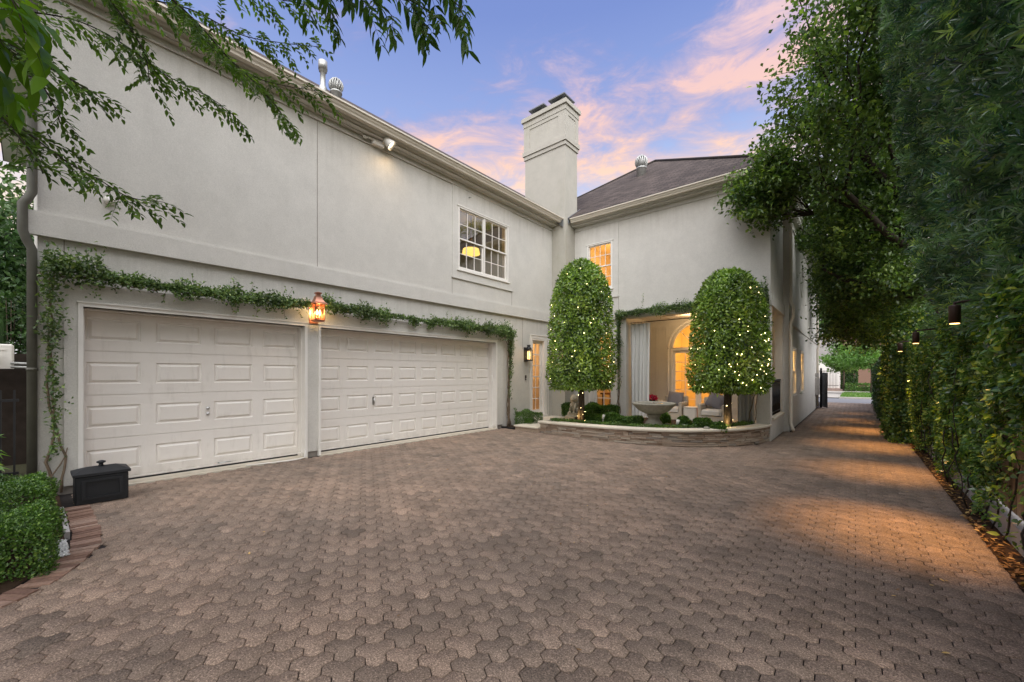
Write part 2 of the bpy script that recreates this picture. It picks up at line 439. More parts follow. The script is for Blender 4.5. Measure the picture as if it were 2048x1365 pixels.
def m_grass(name, c1, c2):
    m, nt, out = mat(name); v = coords(nt, kind='World')
    pbsdf(nt, out, mix(nt, noise(nt, v, 3, 6, .7), c1, c2), .9, .1, 0, bump(nt, noise(nt, v, 40, 4), .6, .02)); return m
M['grass'] = m_grass('grass_ground', (.05, .10, .02), (.12, .20, .04))
M['earth'] = m_grass('earth', (.05, .055, .03), (.09, .08, .05))
M['asphalt'] = m_basic('asphalt', (.17, .17, .18), .85, .25, var=.15, vs=4, bs=.3, bscale=90)
M['pavement'] = m_basic('pavement', (.36, .33, .29), .85, .2, var=.12, vs=3)
M['brickpave'] = m_basic('brick_paving', (.26, .18, .14), .85, .2, var=.2, vs=9)

# ------------------------------------------------------------------ the camera
cam = bpy.data.cameras.new('camera'); co = bpy.data.objects.new('camera', cam); COL.objects.link(co)
cam.sensor_width = 36; cam.lens = 813.8/2048*36; cam.shift_y = 66.5/2048; cam.clip_end = 600; cam.clip_start = .05
CAMZ = 1.54
co.location = (0, 0, CAMZ); co.rotation_euler = (R(90), 0, R(40.17)); scene.camera = co

# ------------------------------------------------------------------ world and sun
w = bpy.data.worlds.new('World'); scene.world = w; w.use_nodes = True
nt = w.node_tree; nt.nodes.clear()
out = N(nt, 'ShaderNodeOutputWorld'); bg = N(nt, 'ShaderNodeBackground', i_Strength=SKY_STRENGTH)
tc = N(nt, 'ShaderNodeTexCoord'); sep = N(nt, 'ShaderNodeSeparateXYZ'); lk(nt, tc.outputs['Generated'], sep.inputs[0])
z = sep.outputs['Z']
base = ramp(nt, [(0, (.58, .60, .66)), (.10, (.74, .75, .80)), (.22, (.74, .77, .84)), (.36, (.50, .60, .80)), (.50, (.28, .37, .66)), (.66, (.17, .245, .54)), (1, (.11, .16, .44))]); lk(nt, z, base.inputs[0])
mp = N(nt, 'ShaderNodeMapping'); mp.inputs['Rotation'].default_value = (R(7), R(-9), R(SKY_ROT)); mp.inputs['Scale'].default_value = (1.0, 1.0, 2.7); mp.inputs['Location'].default_value = SKY_OFF
lk(nt, tc.outputs['Generated'], mp.inputs[0])
c1 = noise(nt, mp.outputs[0], 2.3, 10, .56, .5)
c2 = noise(nt, mp.outputs[0], 8.5, 10, .66, .7)
s1 = N(nt, 'ShaderNodeMath', operation='MULTIPLY_ADD'); lk(nt, c2, s1.inputs[0]); s1.inputs[1].default_value = .50; lk(nt, c1, s1.inputs[2])
cov = ramp(nt, [(.10, .57), (.30, .635), (.47, .665), (.58, .60), (.68, .535), (1, .51)]); lk(nt, z, cov.inputs[0])
s2 = N(nt, 'ShaderNodeMath', operation='ADD'); lk(nt, s1.outputs[0], s2.inputs[0]); lk(nt, cov.outputs[0], s2.inputs[1])
s3 = N(nt, 'ShaderNodeMath', operation='SUBTRACT'); lk(nt, s2.outputs[0], s3.inputs[0]); s3.inputs[1].default_value = .80
msk = ramp(nt, [(.47, 0), (.57, .42), (.72, .90)]); lk(nt, s3.outputs[0], msk.inputs[0])
thick = ramp(nt, [(.52, 0), (.70, 1)]); lk(nt, s3.outputs[0], thick.inputs[0])
ccol = ramp(nt, [(0, (.92, .82, .70)), (.34, (.94, .72, .53)), (.46, (.90, .57, .41)), (.56, (.80, .52, .48)), (.75, (.66, .56, .66))]); lk(nt, z, ccol.inputs[0])
mauve = ramp(nt, [(0, (.74, .70, .74)), (.36, (.62, .50, .58)), (.50, (.36, .34, .54)), (.62, (.27, .29, .54)), (.8, (.26, .30, .56))]); lk(nt, z, mauve.inputs[0])
cl = mix(nt, thick.outputs[0], mauve.outputs[0], ccol.outputs[0])
lk(nt, mix(nt, msk.outputs[0], base.outputs[0], cl), bg.inputs[0]); lk(nt, bg.outputs[0], out.inputs[0])

sun = bpy.data.lights.new('sun', 'SUN'); sun.energy = SUN_E; sun.angle = R(SUN_ANG); sun.color = (1, .985, .94)
so = bpy.data.objects.new('sun', sun); COL.objects.link(so)
so.rotation_euler = Vector(SUN_DIR).to_track_quat('-Z', 'Y').to_euler()
scene.view_settings.view_transform = 'Standard'; scene.view_settings.look = 'None'; scene.view_settings.exposure = EXPO
scene.view_settings.gamma = 1; scene.view_settings.use_curve_mapping = False
scene.cycles.max_bounces = 8; scene.cycles.diffuse_bounces = 4; scene.cycles.transparent_max_bounces = 12
scene.cycles.caustics_reflective = False; scene.cycles.caustics_refractive = False
scene.cycles.sample_clamp_indirect = 4

def lamp(name, kind, loc, energy, color, size=.05, rot=None, spot=None, blend=.6):
    l = bpy.data.lights.new(name, kind); l.energy = energy; l.color = color
    if kind in ('POINT', 'SPOT'): l.shadow_soft_size = size
    if kind == 'AREA': l.size = size
    if kind == 'SPOT': l.spot_size = R(spot); l.spot_blend = blend
    o = bpy.data.objects.new(name, l); COL.objects.link(o); o.location = loc
    if rot is not None: o.rotation_euler = Vector(rot).to_track_quat('-Z', 'Y').to_euler()
    return o

# ------------------------------------------------------------------ ground
def gz(x):
    return 0.0 if x <= -7.7 else (-.14 if x >= -1.5 else -.14*(x+7.7)/6.2)
def ground_sheet(name, xs, y0, y1, dz, m, kind='structure'):
    b = MB()
    for a, c in zip(xs[:-1], xs[1:]):
        b.quad((a, y0, gz(a)+dz), (c, y0, gz(c)+dz), (c, y1, gz(c)+dz), (a, y1, gz(a)+dz))
    return tag(b.build(name, m), kind=kind)
ground_sheet('ground', [-300, -7.7, -1.5, 300], -120, 420, -.034, M['earth'])
ground_sheet('paving_bed', [-7.9, -7.7, -1.5, 1.06], -3, 31.0, -.012, M['joint'])

# tri-hex interlocking pavers
def pavers():
    s = .067; d = s*math.sqrt(3)
    hv = lambda c, ang: (c[0]+s*math.cos(R(ang)), c[1]+s*math.sin(R(ang)))
    A = (0, 0); B = (d/2, d*math.sqrt(3)/2); Cc = (d, 0)
    out = [hv(A,150),hv(A,210),hv(A,270),hv(A,330),hv(Cc,270),hv(Cc,330),hv(Cc,30),hv(Cc,90),hv(B,30),hv(B,90),hv(B,150),hv(B,210)]
    cx = d/2; cy = d/(2*math.sqrt(3))
    out = np.array([(x-cx, y-cy) for x, y in out])
    def inset(p, g):
        q = []
        for i in range(12):
            a, b, c = p[i-1], p[i], p[(i+1) % 12]
            n1 = np.array([-(b-a)[1], (b-a)[0]]); n1 /= np.linalg.norm(n1)
            n2 = np.array([-(c-b)[1], (c-b)[0]]); n2 /= np.linalg.norm(n2)
            m = n1+n2; m /= np.linalg.norm(m); q.append(b+m*g/max(.35, m.dot(n1)))
        return np.array(q)
    r0 = inset(out, .0026); r1 = inset(out, .0038); r2 = inset(out, .0070)
    T = np.concatenate([np.c_[r0, np.full(12, -.011)], np.c_[r1, np.full(12, -.0022)], np.c_[r2, np.zeros(12)]])
    cs = []
    for j in range(int(-3/(d*.866))-2, int(31/(d*.866))+2):
        for i in range(-120-j, 160-j):
            if (i-j) % 3: continue
            x = i*d + j*d/2 + cx; y = j*d*.8660254 + cy
            if x < -7.66 or x > 1.02 or y < -2.4 or y > 30.9: continue
            if (y > 14.3 and x < -1.43) or (y > 11.9 and x < -1.58): continue
            if y > 9.0 and x < -1.75 and (x+1.65) < -(1-((min(y,12.1)-9.0)/3.1)**2)**.5*1e-9: 
                # under the planter
                if y > planter_y(x)+.1: continue
            if inside_bed(x, y): continue
            cs.append((x, y))
    C = np.array(cs); n = len(C); r = np.random.default_rng(3)
    tx = r.normal(0, .004, n); ty = r.normal(0, .004, n); hz = r.normal(0, .0009, n)
    V = np.repeat(T[None], n, 0)
    V = V + 0
    zt = V[:,:,0]*tx[:,None] + V[:,:,1]*ty[:,None] + hz[:,None]
    V[:,:,2] += zt; V[:,:,0] += C[:,0:1]; V[:,:,1] += C[:,1:2]
    X = V[:,:,0]; V[:,:,2] += np.where(X <= -7.7, 0, np.where(X >= -1.5, -.14, -.14*(X+7.7)/6.2))
    base = (np.arange(n)*36)[:,None]
    k = np.arange(12); k2 = (k+1) % 12
    q = np.concatenate([np.c_[k, k2, 12+k2, 12+k], np.c_[12+k, 12+k2, 24+k2, 24+k]])
    Q = (base[:,:,None] + q[None]).reshape(-1, 4)
    G = base + np.arange(24, 36)[None]
    tint = np.repeat(np.clip(r.normal(.5, .19, n), 0, 1), 36)
    o = np_mesh('courtyard_paving', V.reshape(-1,3), [Q, G], M['paver'], tint=tint)
    tag(o, kind='structure')

# planter front curve (X -> Y of the outer face)
PL = [(-6.5, 8.86), (-5.9, 8.85), (-5.2, 8.87), (-4.6, 8.93), (-4.0, 9.05), (-3.4, 9.28), (-2.9, 9.6), (-2.45, 10.05), (-2.1, 10.55), (-1.85, 11.1), (-1.72, 11.6), (-1.66, 12.0)]
def planter_y(x):
    if x <= PL[0][0]: return PL[0][1]
    for a, b in zip(PL[:-1], PL[1:]):
        if a[0] <= x <= b[0]: return a[1] + (b[1]-a[1])*(x-a[0])/(b[0]-a[0])
    return 99
BEDL = [(-8, .48), (-6.9, .48), (-5.85, .49), (-5.45, .45), (-5.1, .32), (-4.8, .15), (-4.65, -.05), (-4.6, -.3), (-4.6, -3)]
def bed_y(x):
    for a, b in zip(BEDL[:-1], BEDL[1:]):
        if a[0] <= x <= b[0] and b[0] > a[0]: return a[1] + (b[1]-a[1])*(x-a[0])/(b[0]-a[0])
    return -9
def inside_bed(x, y):
    return x < -4.55 and y < bed_y(x)-.055
pavers()

# fallen light patches are left to the lamps; street and far bank
def flat(name, x0, x1, y0, y1, z0, m, kind='structure'):
    b = MB(); b.quad((x0,y0,z0),(x1,y0,z0),(x1,y1,z0),(x0,y1,z0)); return tag(b.build(name, m), kind=kind)
flat('street', -60, 60, 31.0, 36.6, -.150, M['asphalt'])
b = MB(); b.bevbox(-.9, 60, 36.6, 36.8, -.2, -.04, .02); tag(b.build('kerb', M['pavement']), kind='structure')
b = MB()
b.box(-.85, 60, 36.8, 45.0, -.2, -.045)
tag(b.build('verge', M['grass']), kind='structure')
flat('pavement', -60, 60, 45.0, 49.5, -.06, M['pavement'])
flat('neighbour_driveway', -14, -.85, 36.62, 45.0, -.10, M['pavement'])
b = MB(); b.box(-14, -1.0, 49.5, 60, -.2, -.02); tag(b.build('neighbour_paving', M['brickpave']), kind='structure')

def grass_blades(name, x0, x1, y0, y1, z0, n, L, m):
    r = np.random.default_rng(11)
    P = np.c_[r.uniform(x0,x1,n), r.uniform(y0,y1,n), np.full(n, z0)]
    D = np.c_[r.normal(0,.5,n), r.normal(0,.5,n), np.ones(n)]
    V, F, T = leaf_arrays(P, D, unit(n, r), L*r.uniform(.6,1.3,n), .03)
    return tag(np_mesh(name, V, F, m, tint=T), 'bright green lawn strip beyond the street', 'grass', kind='stuff')
grass_blades('verge_grass', -.8, 6, 36.9, 44.9, -.05, 7000, .16, M['myrtle'])
# ------------------------------------------------------------------ the house
WX = -7.81; FY = 11.95; SX = -1.49; CX = -1.63
class Plane:
    """a wall face: u along it, v up, d inwards"""
    def __init__(s, kind, c): s.k = kind; s.c = c
    def P(s, u, v, d=0): return (s.c-d, u, v) if s.k == 'X' else (u, s.c+d, v)
    def box(s, b, u0, u1, v0, v1, d0, d1):
        if s.k == 'X': b.box(s.c-d1, s.c-d0, u0, u1, v0, v1)
        else: b.box(u0, u1, s.c+d0, s.c+d1, v0, v1)
    def wall(s, b, u0, u1, v0, v1, holes, d=0, depth=.2):
        us = sorted({u0, u1, *[h[0] for h in holes], *[h[1] for h in holes]}); vs = sorted({v0, v1, *[h[2] for h in holes], *[h[3] for h in holes]})
        us = [u for u in us if u0 <= u <= u1]; vs = [v for v in vs if v0 <= v <= v1]
        for a, c in zip(us[:-1], us[1:]):
            for e, f in zip(vs[:-1], vs[1:]):
                um, vm = (a+c)/2, (e+f)/2
                if any(h[0] < um < h[1] and h[2] < vm < h[3] for h in holes): continue
                q = [s.P(a,e,d), s.P(c,e,d), s.P(c,f,d), s.P(a,f,d)]
                b.quad(*q)
        for h in holes:
            a, c, e, f = h[:4]
            for p, q in (((a,e),(c,e)), ((c,e),(c,f)), ((c,f),(a,f)), ((a,f),(a,e))):
                b.quad(s.P(*p,d), s.P(*q,d), s.P(*q,d+depth), s.P(*p,d+depth))
GW = Plane('X', WX); FW = Plane('Y', FY); SW = Plane('X', SX); CW = Plane('X', CX); BW = Plane('Y', 14.6)
house = empty('house', (-7.8, 6, 0), 'large cream stucco two storey house with two white garage doors and tall chimney', 'house')

D1 = (.45, 3.27, 0.0, 2.43); D2 = (3.56, 8.49, 0.0, 2.43)      # garage openings
SD = (10.21, 10.93, .22, 2.68)                                   # side door
W1 = (7.09, 9.06, 4.24, 5.87)                                    # twin window over the garage
W2 = (-6.80, -5.90, 4.28, 5.80)                                  # upper window of the main wing
FD = (-6.62, -5.86, .12, 2.95)                                   # french door beside the porch
PO = (-5.45, -1.93, .10, 3.27)                                   # porch opening

b = MB()
GW.wall(b, .06, 11.34, -.02, 6.6, [D1, D2, SD, W1], 0, .22)
b.quad((WX, .06, -.1), (-15.5, .06, -.1), (-15.5, .06, 6.6), (WX, .06, 6.6))
b.quad((-15.5, .06, -.1), (-15.5, 26, -.1), (-15.5, 26, 6.6), (-15.5, .06, 6.6))
FW.wall(b, -7.29, CX, -.16, 6.6, [W2, FD, PO], 0, .22)
# side face of the porch corner, with its opening, then the long side wall
CW.wall(b, FY, 14.35, -.16, 6.6, [(12.25, 14.2, .42, 3.27)], 0, .2)
b.quad((CX, 14.35, -.16), (SX, 14.35, -.16), (SX, 14.35, 6.6), (CX, 14.35, 6.6))
S1 = (15.0, 15.95, .9, 2.35); S2 = (17.45, 18.4, .9, 2.35)
SW.wall(b, 14.35, 25.6, -.16, 6.6, [S1, S2], 0, .12)
b.quad((SX, 25.6, -.16), (-15.5, 25.6, -.16), (-15.5, 25.6, 6.6), (SX, 25.6, 6.6))
b.build('wall', M['stucco'], house)
# the proud panel round the garage doors
b = MB(); pd = .045
GW.wall(b, .28, 8.80, .10, 2.73, [D1, D2], -pd, pd+.02)
for a, c in (((.28,.10),(.28,2.73)), ((.28,2.73),(8.80,2.73)), ((8.80,2.73),(8.80,.10)), ((8.8,.10),(.28,.10))):
    b.quad(GW.P(*a,-pd), GW.P(*c,-pd), GW.P(*c,.01), GW.P(*a,.01))
b.build('door_surround', M['stucco_trim'], house)
b = MB()
for y0, y1 in ((.06, .45), (3.27, 3.56), (8.49, 8.80)): GW.box(b, y0, y1, -.12, .10, -.012, .2)
build_each(b, 'plinth', M['foundation'], house)
b = MB()
for h in (D1, D2):                                             # brick mould round the openings
    GW.box(b, h[0]-.045, h[0]+.002, h[2], h[3], -pd-.02, .10); GW.box(b, h[1]-.002, h[1]+.045, h[2], h[3], -pd-.02, .10)
    GW.box(b, h[0]-.045, h[1]+.045, h[3], h[3]+.05, -pd-.02, .10); GW.box(b, h[0]-.06, h[1]+.06, h[3]+.05, h[3]+.07, -pd-.035, .05); b.build('door_trim', M['white'], house); b = MB()
b = MB()
GW.box(b, -.03, 11.34, 3.27, 3.55, -.07, .01); GW.box(b, -.03, 11.34, 3.55, 3.57, -.055, .01)
b.build('band_course', M['stucco_trim'], house)
b = MB()
FW.box(b, -7.29, CX+.04, 3.27, 3.55, -.045, .01); b.build('band_course', M['stucco_trim'], house); b = MB(); CW.box(b, FY, 14.35, 3.27, 3.55, -.04, .01); b.build('band_course', M['stucco_trim'], house); b = MB(); SW.box(b, 14.35, 25.6, 3.02, 3.10, -.03, .01)
b.build('band_course', M['stucco_trim'], house)
# window surrounds (shallow panels up to the frieze) and scored joints
b = MB()
GW.wall(b, 6.90, 9.24, 4.03, 6.36, [W1], -.018, .02)
for a, c in (((6.9,4.03),(6.9,6.36)), ((9.24,6.36),(9.24,4.03)), ((9.24,4.03),(6.9,4.03))): b.quad(GW.P(*a,-.018), GW.P(*c,-.018), GW.P(*c,.01), GW.P(*a,.01))
GW.box(b, 6.88, 9.26, 3.995, 4.03, -.035, .01)
b.build('window_surround', M['stucco_trim'], house); b = MB()
FW.wall(b, -7.05, -5.70, 4.02, 6.36, [W2], -.018, .02)
for a, c in (((-7.05,4.02),(-7.05,6.36)), ((-5.7,6.36),(-5.7,4.02)), ((-5.7,4.02),(-7.05,4.02))): b.quad(FW.P(*a,-.018), FW.P(*c,-.018), FW.P(*c,.01), FW.P(*a,.01))
FW.box(b, -7.07, -5.68, 3.985, 4.02, -.035, .01)
b.build('window_surround', M['stucco_trim'], house)
b = MB()
def score(pl, u, v0, v1, w=.012): pl.box(b, u-w/2, u+w/2, v0, v1, -.0025, .004)
score(GW, 3.52, 3.57, 6.36); score(GW, .285, 2.73, 3.27); score(GW, 6.9, 3.57, 4.0); score(GW, 9.24, 3.57, 4.0); score(GW, 9.75, 2.3, 3.27)
score(FW, -5.7, 3.55, 4.0); score(FW, -7.05, 3.55, 4.0)
build_each(b, 'score_joint', M['foundation'], house)

# cornices and gutters, swept along the eaves
CORN = [(0,6.36), (.035,6.36), (.035,6.385), (.022,6.385), (.022,6.47), (.10,6.475), (.10,6.49), (.215,6.49), (.215,6.53), (.245,6.545), (.26,6.575), (.30,6.58), (.30,6.66), (0,6.66)]
GUT = [(.305,6.555), (.335,6.54), (.395,6.545), (.405,6.575), (.43,6.60), (.445,6.635), (.475,6.645), (.475,6.675), (.455,6.675), (.45,6.655), (.32,6.60), (.305,6.60)]
def sweepX(prof, y0, y1, c=WX): b = MB(); b.sweep(prof, [lambda o, z, y=y: (c+o, y, z) for y in (y0, y1)], True); return b
def sweepY(prof, x0, x1, c=FY): b = MB(); b.sweep(prof, [lambda o, z, x=x: (x, c-o, z) for x in (x0, x1)], True); return b
sweepX(CORN, -.02, 11.34).build('cornice', M['stucco_trim'], house)
sweepX(GUT, -.35, 11.42).build('gutter', M['cream'], house)
sweepY(CORN, -7.29, CX+.02).build('cornice', M['stucco_trim'], house)
sweepY(GUT, -7.20, -1.28).build('gutter', M['cream'], house)
SC = [(0,5.98), (.03,5.98), (.03,6.03), (.015,6.03), (.015,6.22), (.05,6.24), (.11,6.25), (.11,6.40), (.14,6.41), (.20,6.45), (.20,6.53), (.24,6.56), (.28,6.60), (.28,6.66), (0,6.66)]
sc = sweepX(SC, 14.36, 25.7, SX); sc = sc.build('cornice', M['stucco_trim'], house)
b = MB()
for i in range(46): SW.box(b, 14.45+i*.24, 14.45+i*.24+.13, 6.255, 6.39, -.175, -.10)
build_each(b, 'dentil', M['stucco_trim'], house)
sweepX([(o-.19, z) for o, z in GUT], 11.5, 25.8, SX).build('gutter', M['cream'], house)
CC = [(o, z) for o, z in CORN]
b = MB(); b.sweep(CC, [lambda o, z, y=y: (CX+o, y, z) for y in (11.6, 14.35)], True); b.build('cornice', M['stucco_trim'], house)

# roofs
def roof(name, polys, uvf, mats=None):
    b = MB()
    for p in polys: b.add(p, [tuple(range(len(p)))])
    return b.build(name, M['shingle'], house, uvf=uvf)
ze = 6.685
uX = lambda c: (c.y, c.x*1.233); uY = lambda c: (c.x, c.y*1.227)
rx = -11.5; rz = ze + .72*(rx*-1-7.37)
roof('roof', [[(-7.37,-.42,ze), (-7.37,13.2,ze), (rx,17,rz), (rx,3.7,rz)]], uX)
roof('roof', [[(-7.37,-.42,ze), (rx,3.7,rz), (-15.7,-.42,ze)], [(-15.7,-.42,ze), (rx,3.7,rz), (rx,17,rz), (-15.7,17,ze)]], uX)
Pk = (-6.3, 16.6, ze+.71*5.1); Pb = (-6.3, 20.7, ze+.71*5.1)
roof('roof', [[(-11.4,11.48,ze), (-1.2,11.48,ze), Pk]], uY)
roof('roof', [[(-1.2,11.48,ze), (-1.2,25.9,ze), Pb, Pk], [(-11.4,11.48,ze), Pk, Pb, (-11.4,25.9,ze)], [(-1.2,25.9,ze), (-11.4,25.9,ze), Pb]], uX)
b = MB()                                                         # soffit underside closes the eaves
b.quad((-7.35,-.4,6.662), (-7.35,11.4,6.662), (-15.6,11.4,6.662), (-15.6,-.4,6.662)); b.quad((-1.25,11.52,6.664), (-1.25,25.8,6.664), (-15.4,25.8,6.664), (-15.4,11.52,6.664))
build_each(b, 'soffit', M['stucco_trim'], house)
b = MB()
b.tube([Vector(Pk)+Vector((0,0,.02)), (-1.22,11.5,ze+.03)], .05, 6); b.tube([Vector(Pk)+Vector((0,0,.02)), (-11.3,11.6,ze+.03)], .05, 6); b.tube([Vector(Pk)+Vector((0,0,.02)), Vector(Pb)+Vector((0,0,.02))], .05, 6)
build_each(b, 'ridge_cap', M['shingle'], house)
b = MB()                                                         # lead flashing where chimney meets roofs
b.obox((-8.35,11.30,7.22), (1.0,0,-.72), (0,.02,0), (0,0,.11)); b.obox((-7.27,11.95,6.93), (.02,0,0), (0,.45,.30), (0,0,.10))
build_each(b, 'flashing', M['lead'], house)

# chimney
ch = MB(); x0, x1, y0, y1 = -8.96, -7.29, 11.34, 12.09
def ring(e, za, zb): ch.box(x0-e, x1+e, y0-e, y1+e, za, zb)
ring(0, 5.0, 9.10); ch.box(WX-.02, x1, y0, FY+.02, -.1, 5.0)
ring(.035, 9.10, 9.23); ring(.07, 9.23, 9.38); ring(.015, 9.38, 10.24); ring(.05, 10.24, 10.42)
for za, zb in ((9.38,9.47), (10.12,10.24)):
    ch.box(x0-.034, x1+.034, y0-.034, y0-.012, za, zb); ch.box(x1+.012, x1+.034, y0-.012, y1+.034, za, zb)
for xa, xb in ((x0-.034, x0+.22), (x1-.25, x1+.034)): ch.box(xa, xb, y0-.034, y0-.012, 9.47, 10.12)
for ya, yb in ((y0-.012, y0+.15), (y1-.15, y1+.034)): ch.box(x1+.012, x1+.034, ya, yb, 9.47, 10.12)
chim = ch.build('chimney', M['chimney'], house)
b = MB(); b.box(x0-.10, x1+.10, y0-.10, y1+.10, 10.42, 10.55); b.box(x0-.08, x1+.08, y0-.08, y1+.08, 10.55, 10.575)
b.build('chimney_cap', M['chimney'], chim)
for cx in (-7.68, -8.52):
    b = MB(); cy = 11.72
    vs = []
    for hh, zz in ((.27,10.575), (.22,10.66), (.22,10.72)): vs += [(cx-hh,cy-hh,zz), (cx+hh,cy-hh,zz), (cx+hh,cy+hh,zz), (cx-hh,cy+hh,zz)]
    b.add(vs, [(i*4+k, i*4+(k+1)%4, i*4+4+(k+1)%4, i*4+4+k) for i in range(2) for k in range(4)])
    for sx in (-1,1):
        for sy in (-1,1): b.box(cx+sx*.2-.02, cx+sx*.2+.02, cy+sy*.2-.02, cy+sy*.2+.02, 10.66, 10.84)
    b.box(cx-.15, cx+.15, cy-.15, cy+.15, 10.6, 10.82)
    b.box(cx-.33, cx+.33, cy-.33, cy+.33, 10.84, 10.875); b.add([(cx-.33,cy-.33,10.875),(cx+.33,cy-.33,10.875),(cx+.33,cy+.33,10.875),(cx-.33,cy+.33,10.875),(cx,cy,10.94)], [(0,1,4),(1,2,4),(2,3,4),(3,0,4)])
    b.build('flue_cap', M['lead'], chim)

# roof vents
b = MB(); zz = ze+.72*.7; vx, vy = -8.1, 3.76
b.lathe([(.085,-.3),(.075,.05),(.05,.10),(.05,.36),(.075,.37),(.075,.41),(.085,.41),(.085,.57),(.07,.57),(.07,.43)], (vx,vy,zz), 14); b.build('vent_pipe', M['galv'], house)
def turbine(c, s, m=M['galv']):
    b = MB(); b.lathe([(.15*s,-.35),(.15*s,.18*s),(.17*s,.19*s),(.17*s,.23*s),(.13*s,.24*s)], c, 16)
    n = 16
    for k in range(n):
        a = 2*math.pi*k/n; pts = []
        for j in range(7):
            ph = -1.1+2.3*j/6; pts.append((c[0]+.19*s*math.cos(ph)*math.cos(a+j*.06), c[1]+.19*s*math.cos(ph)*math.sin(a+j*.06), c[2]+s*(.42+.20*math.sin(ph))))
        b.tube(pts, .022*s, 4)
    b.ellip((c[0],c[1],c[2]+.40*s), (.15*s,.15*s,.19*s), 14, 8); b.ellip((c[0],c[1],c[2]+.62*s), (.08*s,.08*s,.03*s), 12, 6)
    return b.build('turbine_vent', m, house)
turbine((-8.0,3.98,ze+.72*.6-.05), .68)
turbine((-6.12,14.75,ze+.71*3.27-.02), 1.15)

# windows
def bars(pl, b, h, cols, rows, d, t=.019, dd=.02):
    u0,u1,v0,v1 = h
    for i in range(1, cols): u = u0+(u1-u0)*i/cols; pl.box(b, u-t/2, u+t/2, v0, v1, d, d+dd)
    for j in range(1, rows): v = v0+(v1-v0)*j/rows; pl.box(b, u0, u1, v-t/2, v+t/2, d+.002, d+dd-.002)
def rim(pl, b, h, w, d0, d1, wb=None, wt=None):
    u0,u1,v0,v1 = h; wb = wb or w; wt = wt or w
    pl.box(b, u0, u0+w, v0, v1, d0, d1); pl.box(b, u1-w, u1, v0, v1, d0, d1); pl.box(b, u0+w, u1-w, v0, v0+wb, d0, d1); pl.box(b, u0+w, u1-w, v1-wt, v1, d0, d1)
def sash_window(pl, h, halves, cols, glass, sill=True, arows=(2,2)):
    win = MB(); rim(pl, win, h, .045, -.03, .10, .05, .04)
    pl.box(win, h[0]-.03, h[1]+.03, h[3], h[3]+.025, -.045, .05)
    win = win.build('window', M['white'], house)
    u0,u1,v0,v1 = h; u0 += .045; u1 -= .045; v0 += .05; v1 -= .04
    step = (u1-u0)/halves; vm = (v0+v1)/2
    fr = MB(); gl = MB()
    for i in range(halves):
        a = u0+i*step + (.02 if i else 0); c = u0+(i+1)*step - (.02 if i < halves-1 else 0)
        if i: pl.box(fr, u0+i*step-.02, u0+i*step+.02, v0, v1, -.01, .09)
        up = (a, c, vm-.018, v1); lo = (a, c, v0, vm+.018)
        rim(pl, fr, up, .035, .012, .045); rim(pl, fr, lo, .035, .047, .08, .05)
        for hh, d, rr in ((up,.018,arows[0]), (lo,.053,arows[1])):
            i4 = (hh[0]+.035, hh[1]-.035, hh[2]+.035, hh[3]-.035); bars(pl, fr, i4, cols, rr, d)
            gl.quad(pl.P(i4[0],i4[2],d+.012), pl.P(i4[1],i4[2],d+.012), pl.P(i4[1],i4[3],d+.012), pl.P(i4[0],i4[3],d+.012))
    fr.build('frame', M['white'], win); gl.build('pane', glass, win)
    if sill: s = MB(); pl.box(s, h[0]-.04, h[1]+.04, h[2]-.03, h[2], -.05, .08); s.build('sill', M['white'], win)
    return win
sash_window(GW, W1, 2, 3, M['glass_up']); sash_window(FW, W2, 1, 4, M['glass'])
sash_window(SW, S1, 1, 2, M['glass'], arows=(2,2)); sash_window(SW, S2, 1, 2, M['glass'], arows=(2,2))
b = MB()                                                          # oval attic light on the side wall
fr = [(SX-.02, 18.0+math.cos(a)*.42, 4.9+math.sin(a)*.55) for a in [2*math.pi*k/28 for k in range(29)]]
b.tube(fr, .06, 6, cap=False)
ov = b.build('window', M['stucco_trim'], house)
b = MB(); b.add([(SX+.006, 18.0+math.cos(a)*.42, 4.9+math.sin(a)*.55) for a in [2*math.pi*k/28 for k in range(28)]], [tuple(range(28))]); b.build('pane', M['glass_up'], ov)

# rooms behind the lit openings
def room(x0, x1, y0, y1, z0, z1, open_side, m):
    b = MB(); F = {'-x': [(x0,y0,z0),(x0,y1,z0),(x0,y1,z1),(x0,y0,z1)], '+x': [(x1,y0,z0),(x1,y1,z0),(x1,y1,z1),(x1,y0,z1)], '-y': [(x0,y0,z0),(x1,y0,z0),(x1,y0,z1),(x0,y0,z1)],
         '+y': [(x0,y1,z0),(x1,y1,z0),(x1,y1,z1),(x0,y1,z1)], '-z': [(x0,y0,z0),(x1,y0,z0),(x1,y1,z0),(x0,y1,z0)], '+z': [(x0,y0,z1),(x1,y0,z1),(x1,y1,z1),(x0,y1,z1)]}
    for k, q in F.items():
        if k != open_side: b.quad(*q)
    return b.build('room', m, house)
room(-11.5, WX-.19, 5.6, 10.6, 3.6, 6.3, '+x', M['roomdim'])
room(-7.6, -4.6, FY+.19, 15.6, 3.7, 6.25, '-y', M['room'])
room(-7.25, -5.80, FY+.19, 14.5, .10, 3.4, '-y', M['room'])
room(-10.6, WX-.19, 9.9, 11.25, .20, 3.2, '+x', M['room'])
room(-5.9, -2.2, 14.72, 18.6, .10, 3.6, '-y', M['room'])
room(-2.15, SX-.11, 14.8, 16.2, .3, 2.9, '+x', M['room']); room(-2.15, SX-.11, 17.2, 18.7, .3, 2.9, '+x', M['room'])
WARM = (1, .60, .24)
lamp('room_light', 'POINT', (-9.8,8.0,5.4), 20, WARM, .2); lamp('room_light', 'POINT', (-6.1,13.7,5.3), 70, (1,.58,.2), .2)
lamp('room_light', 'POINT', (-6.4,13.3,2.6), 36, (1,.58,.2), .15); lamp('room_light', 'POINT', (-9.2,10.6,2.4), 30, (1,.62,.32), .15)
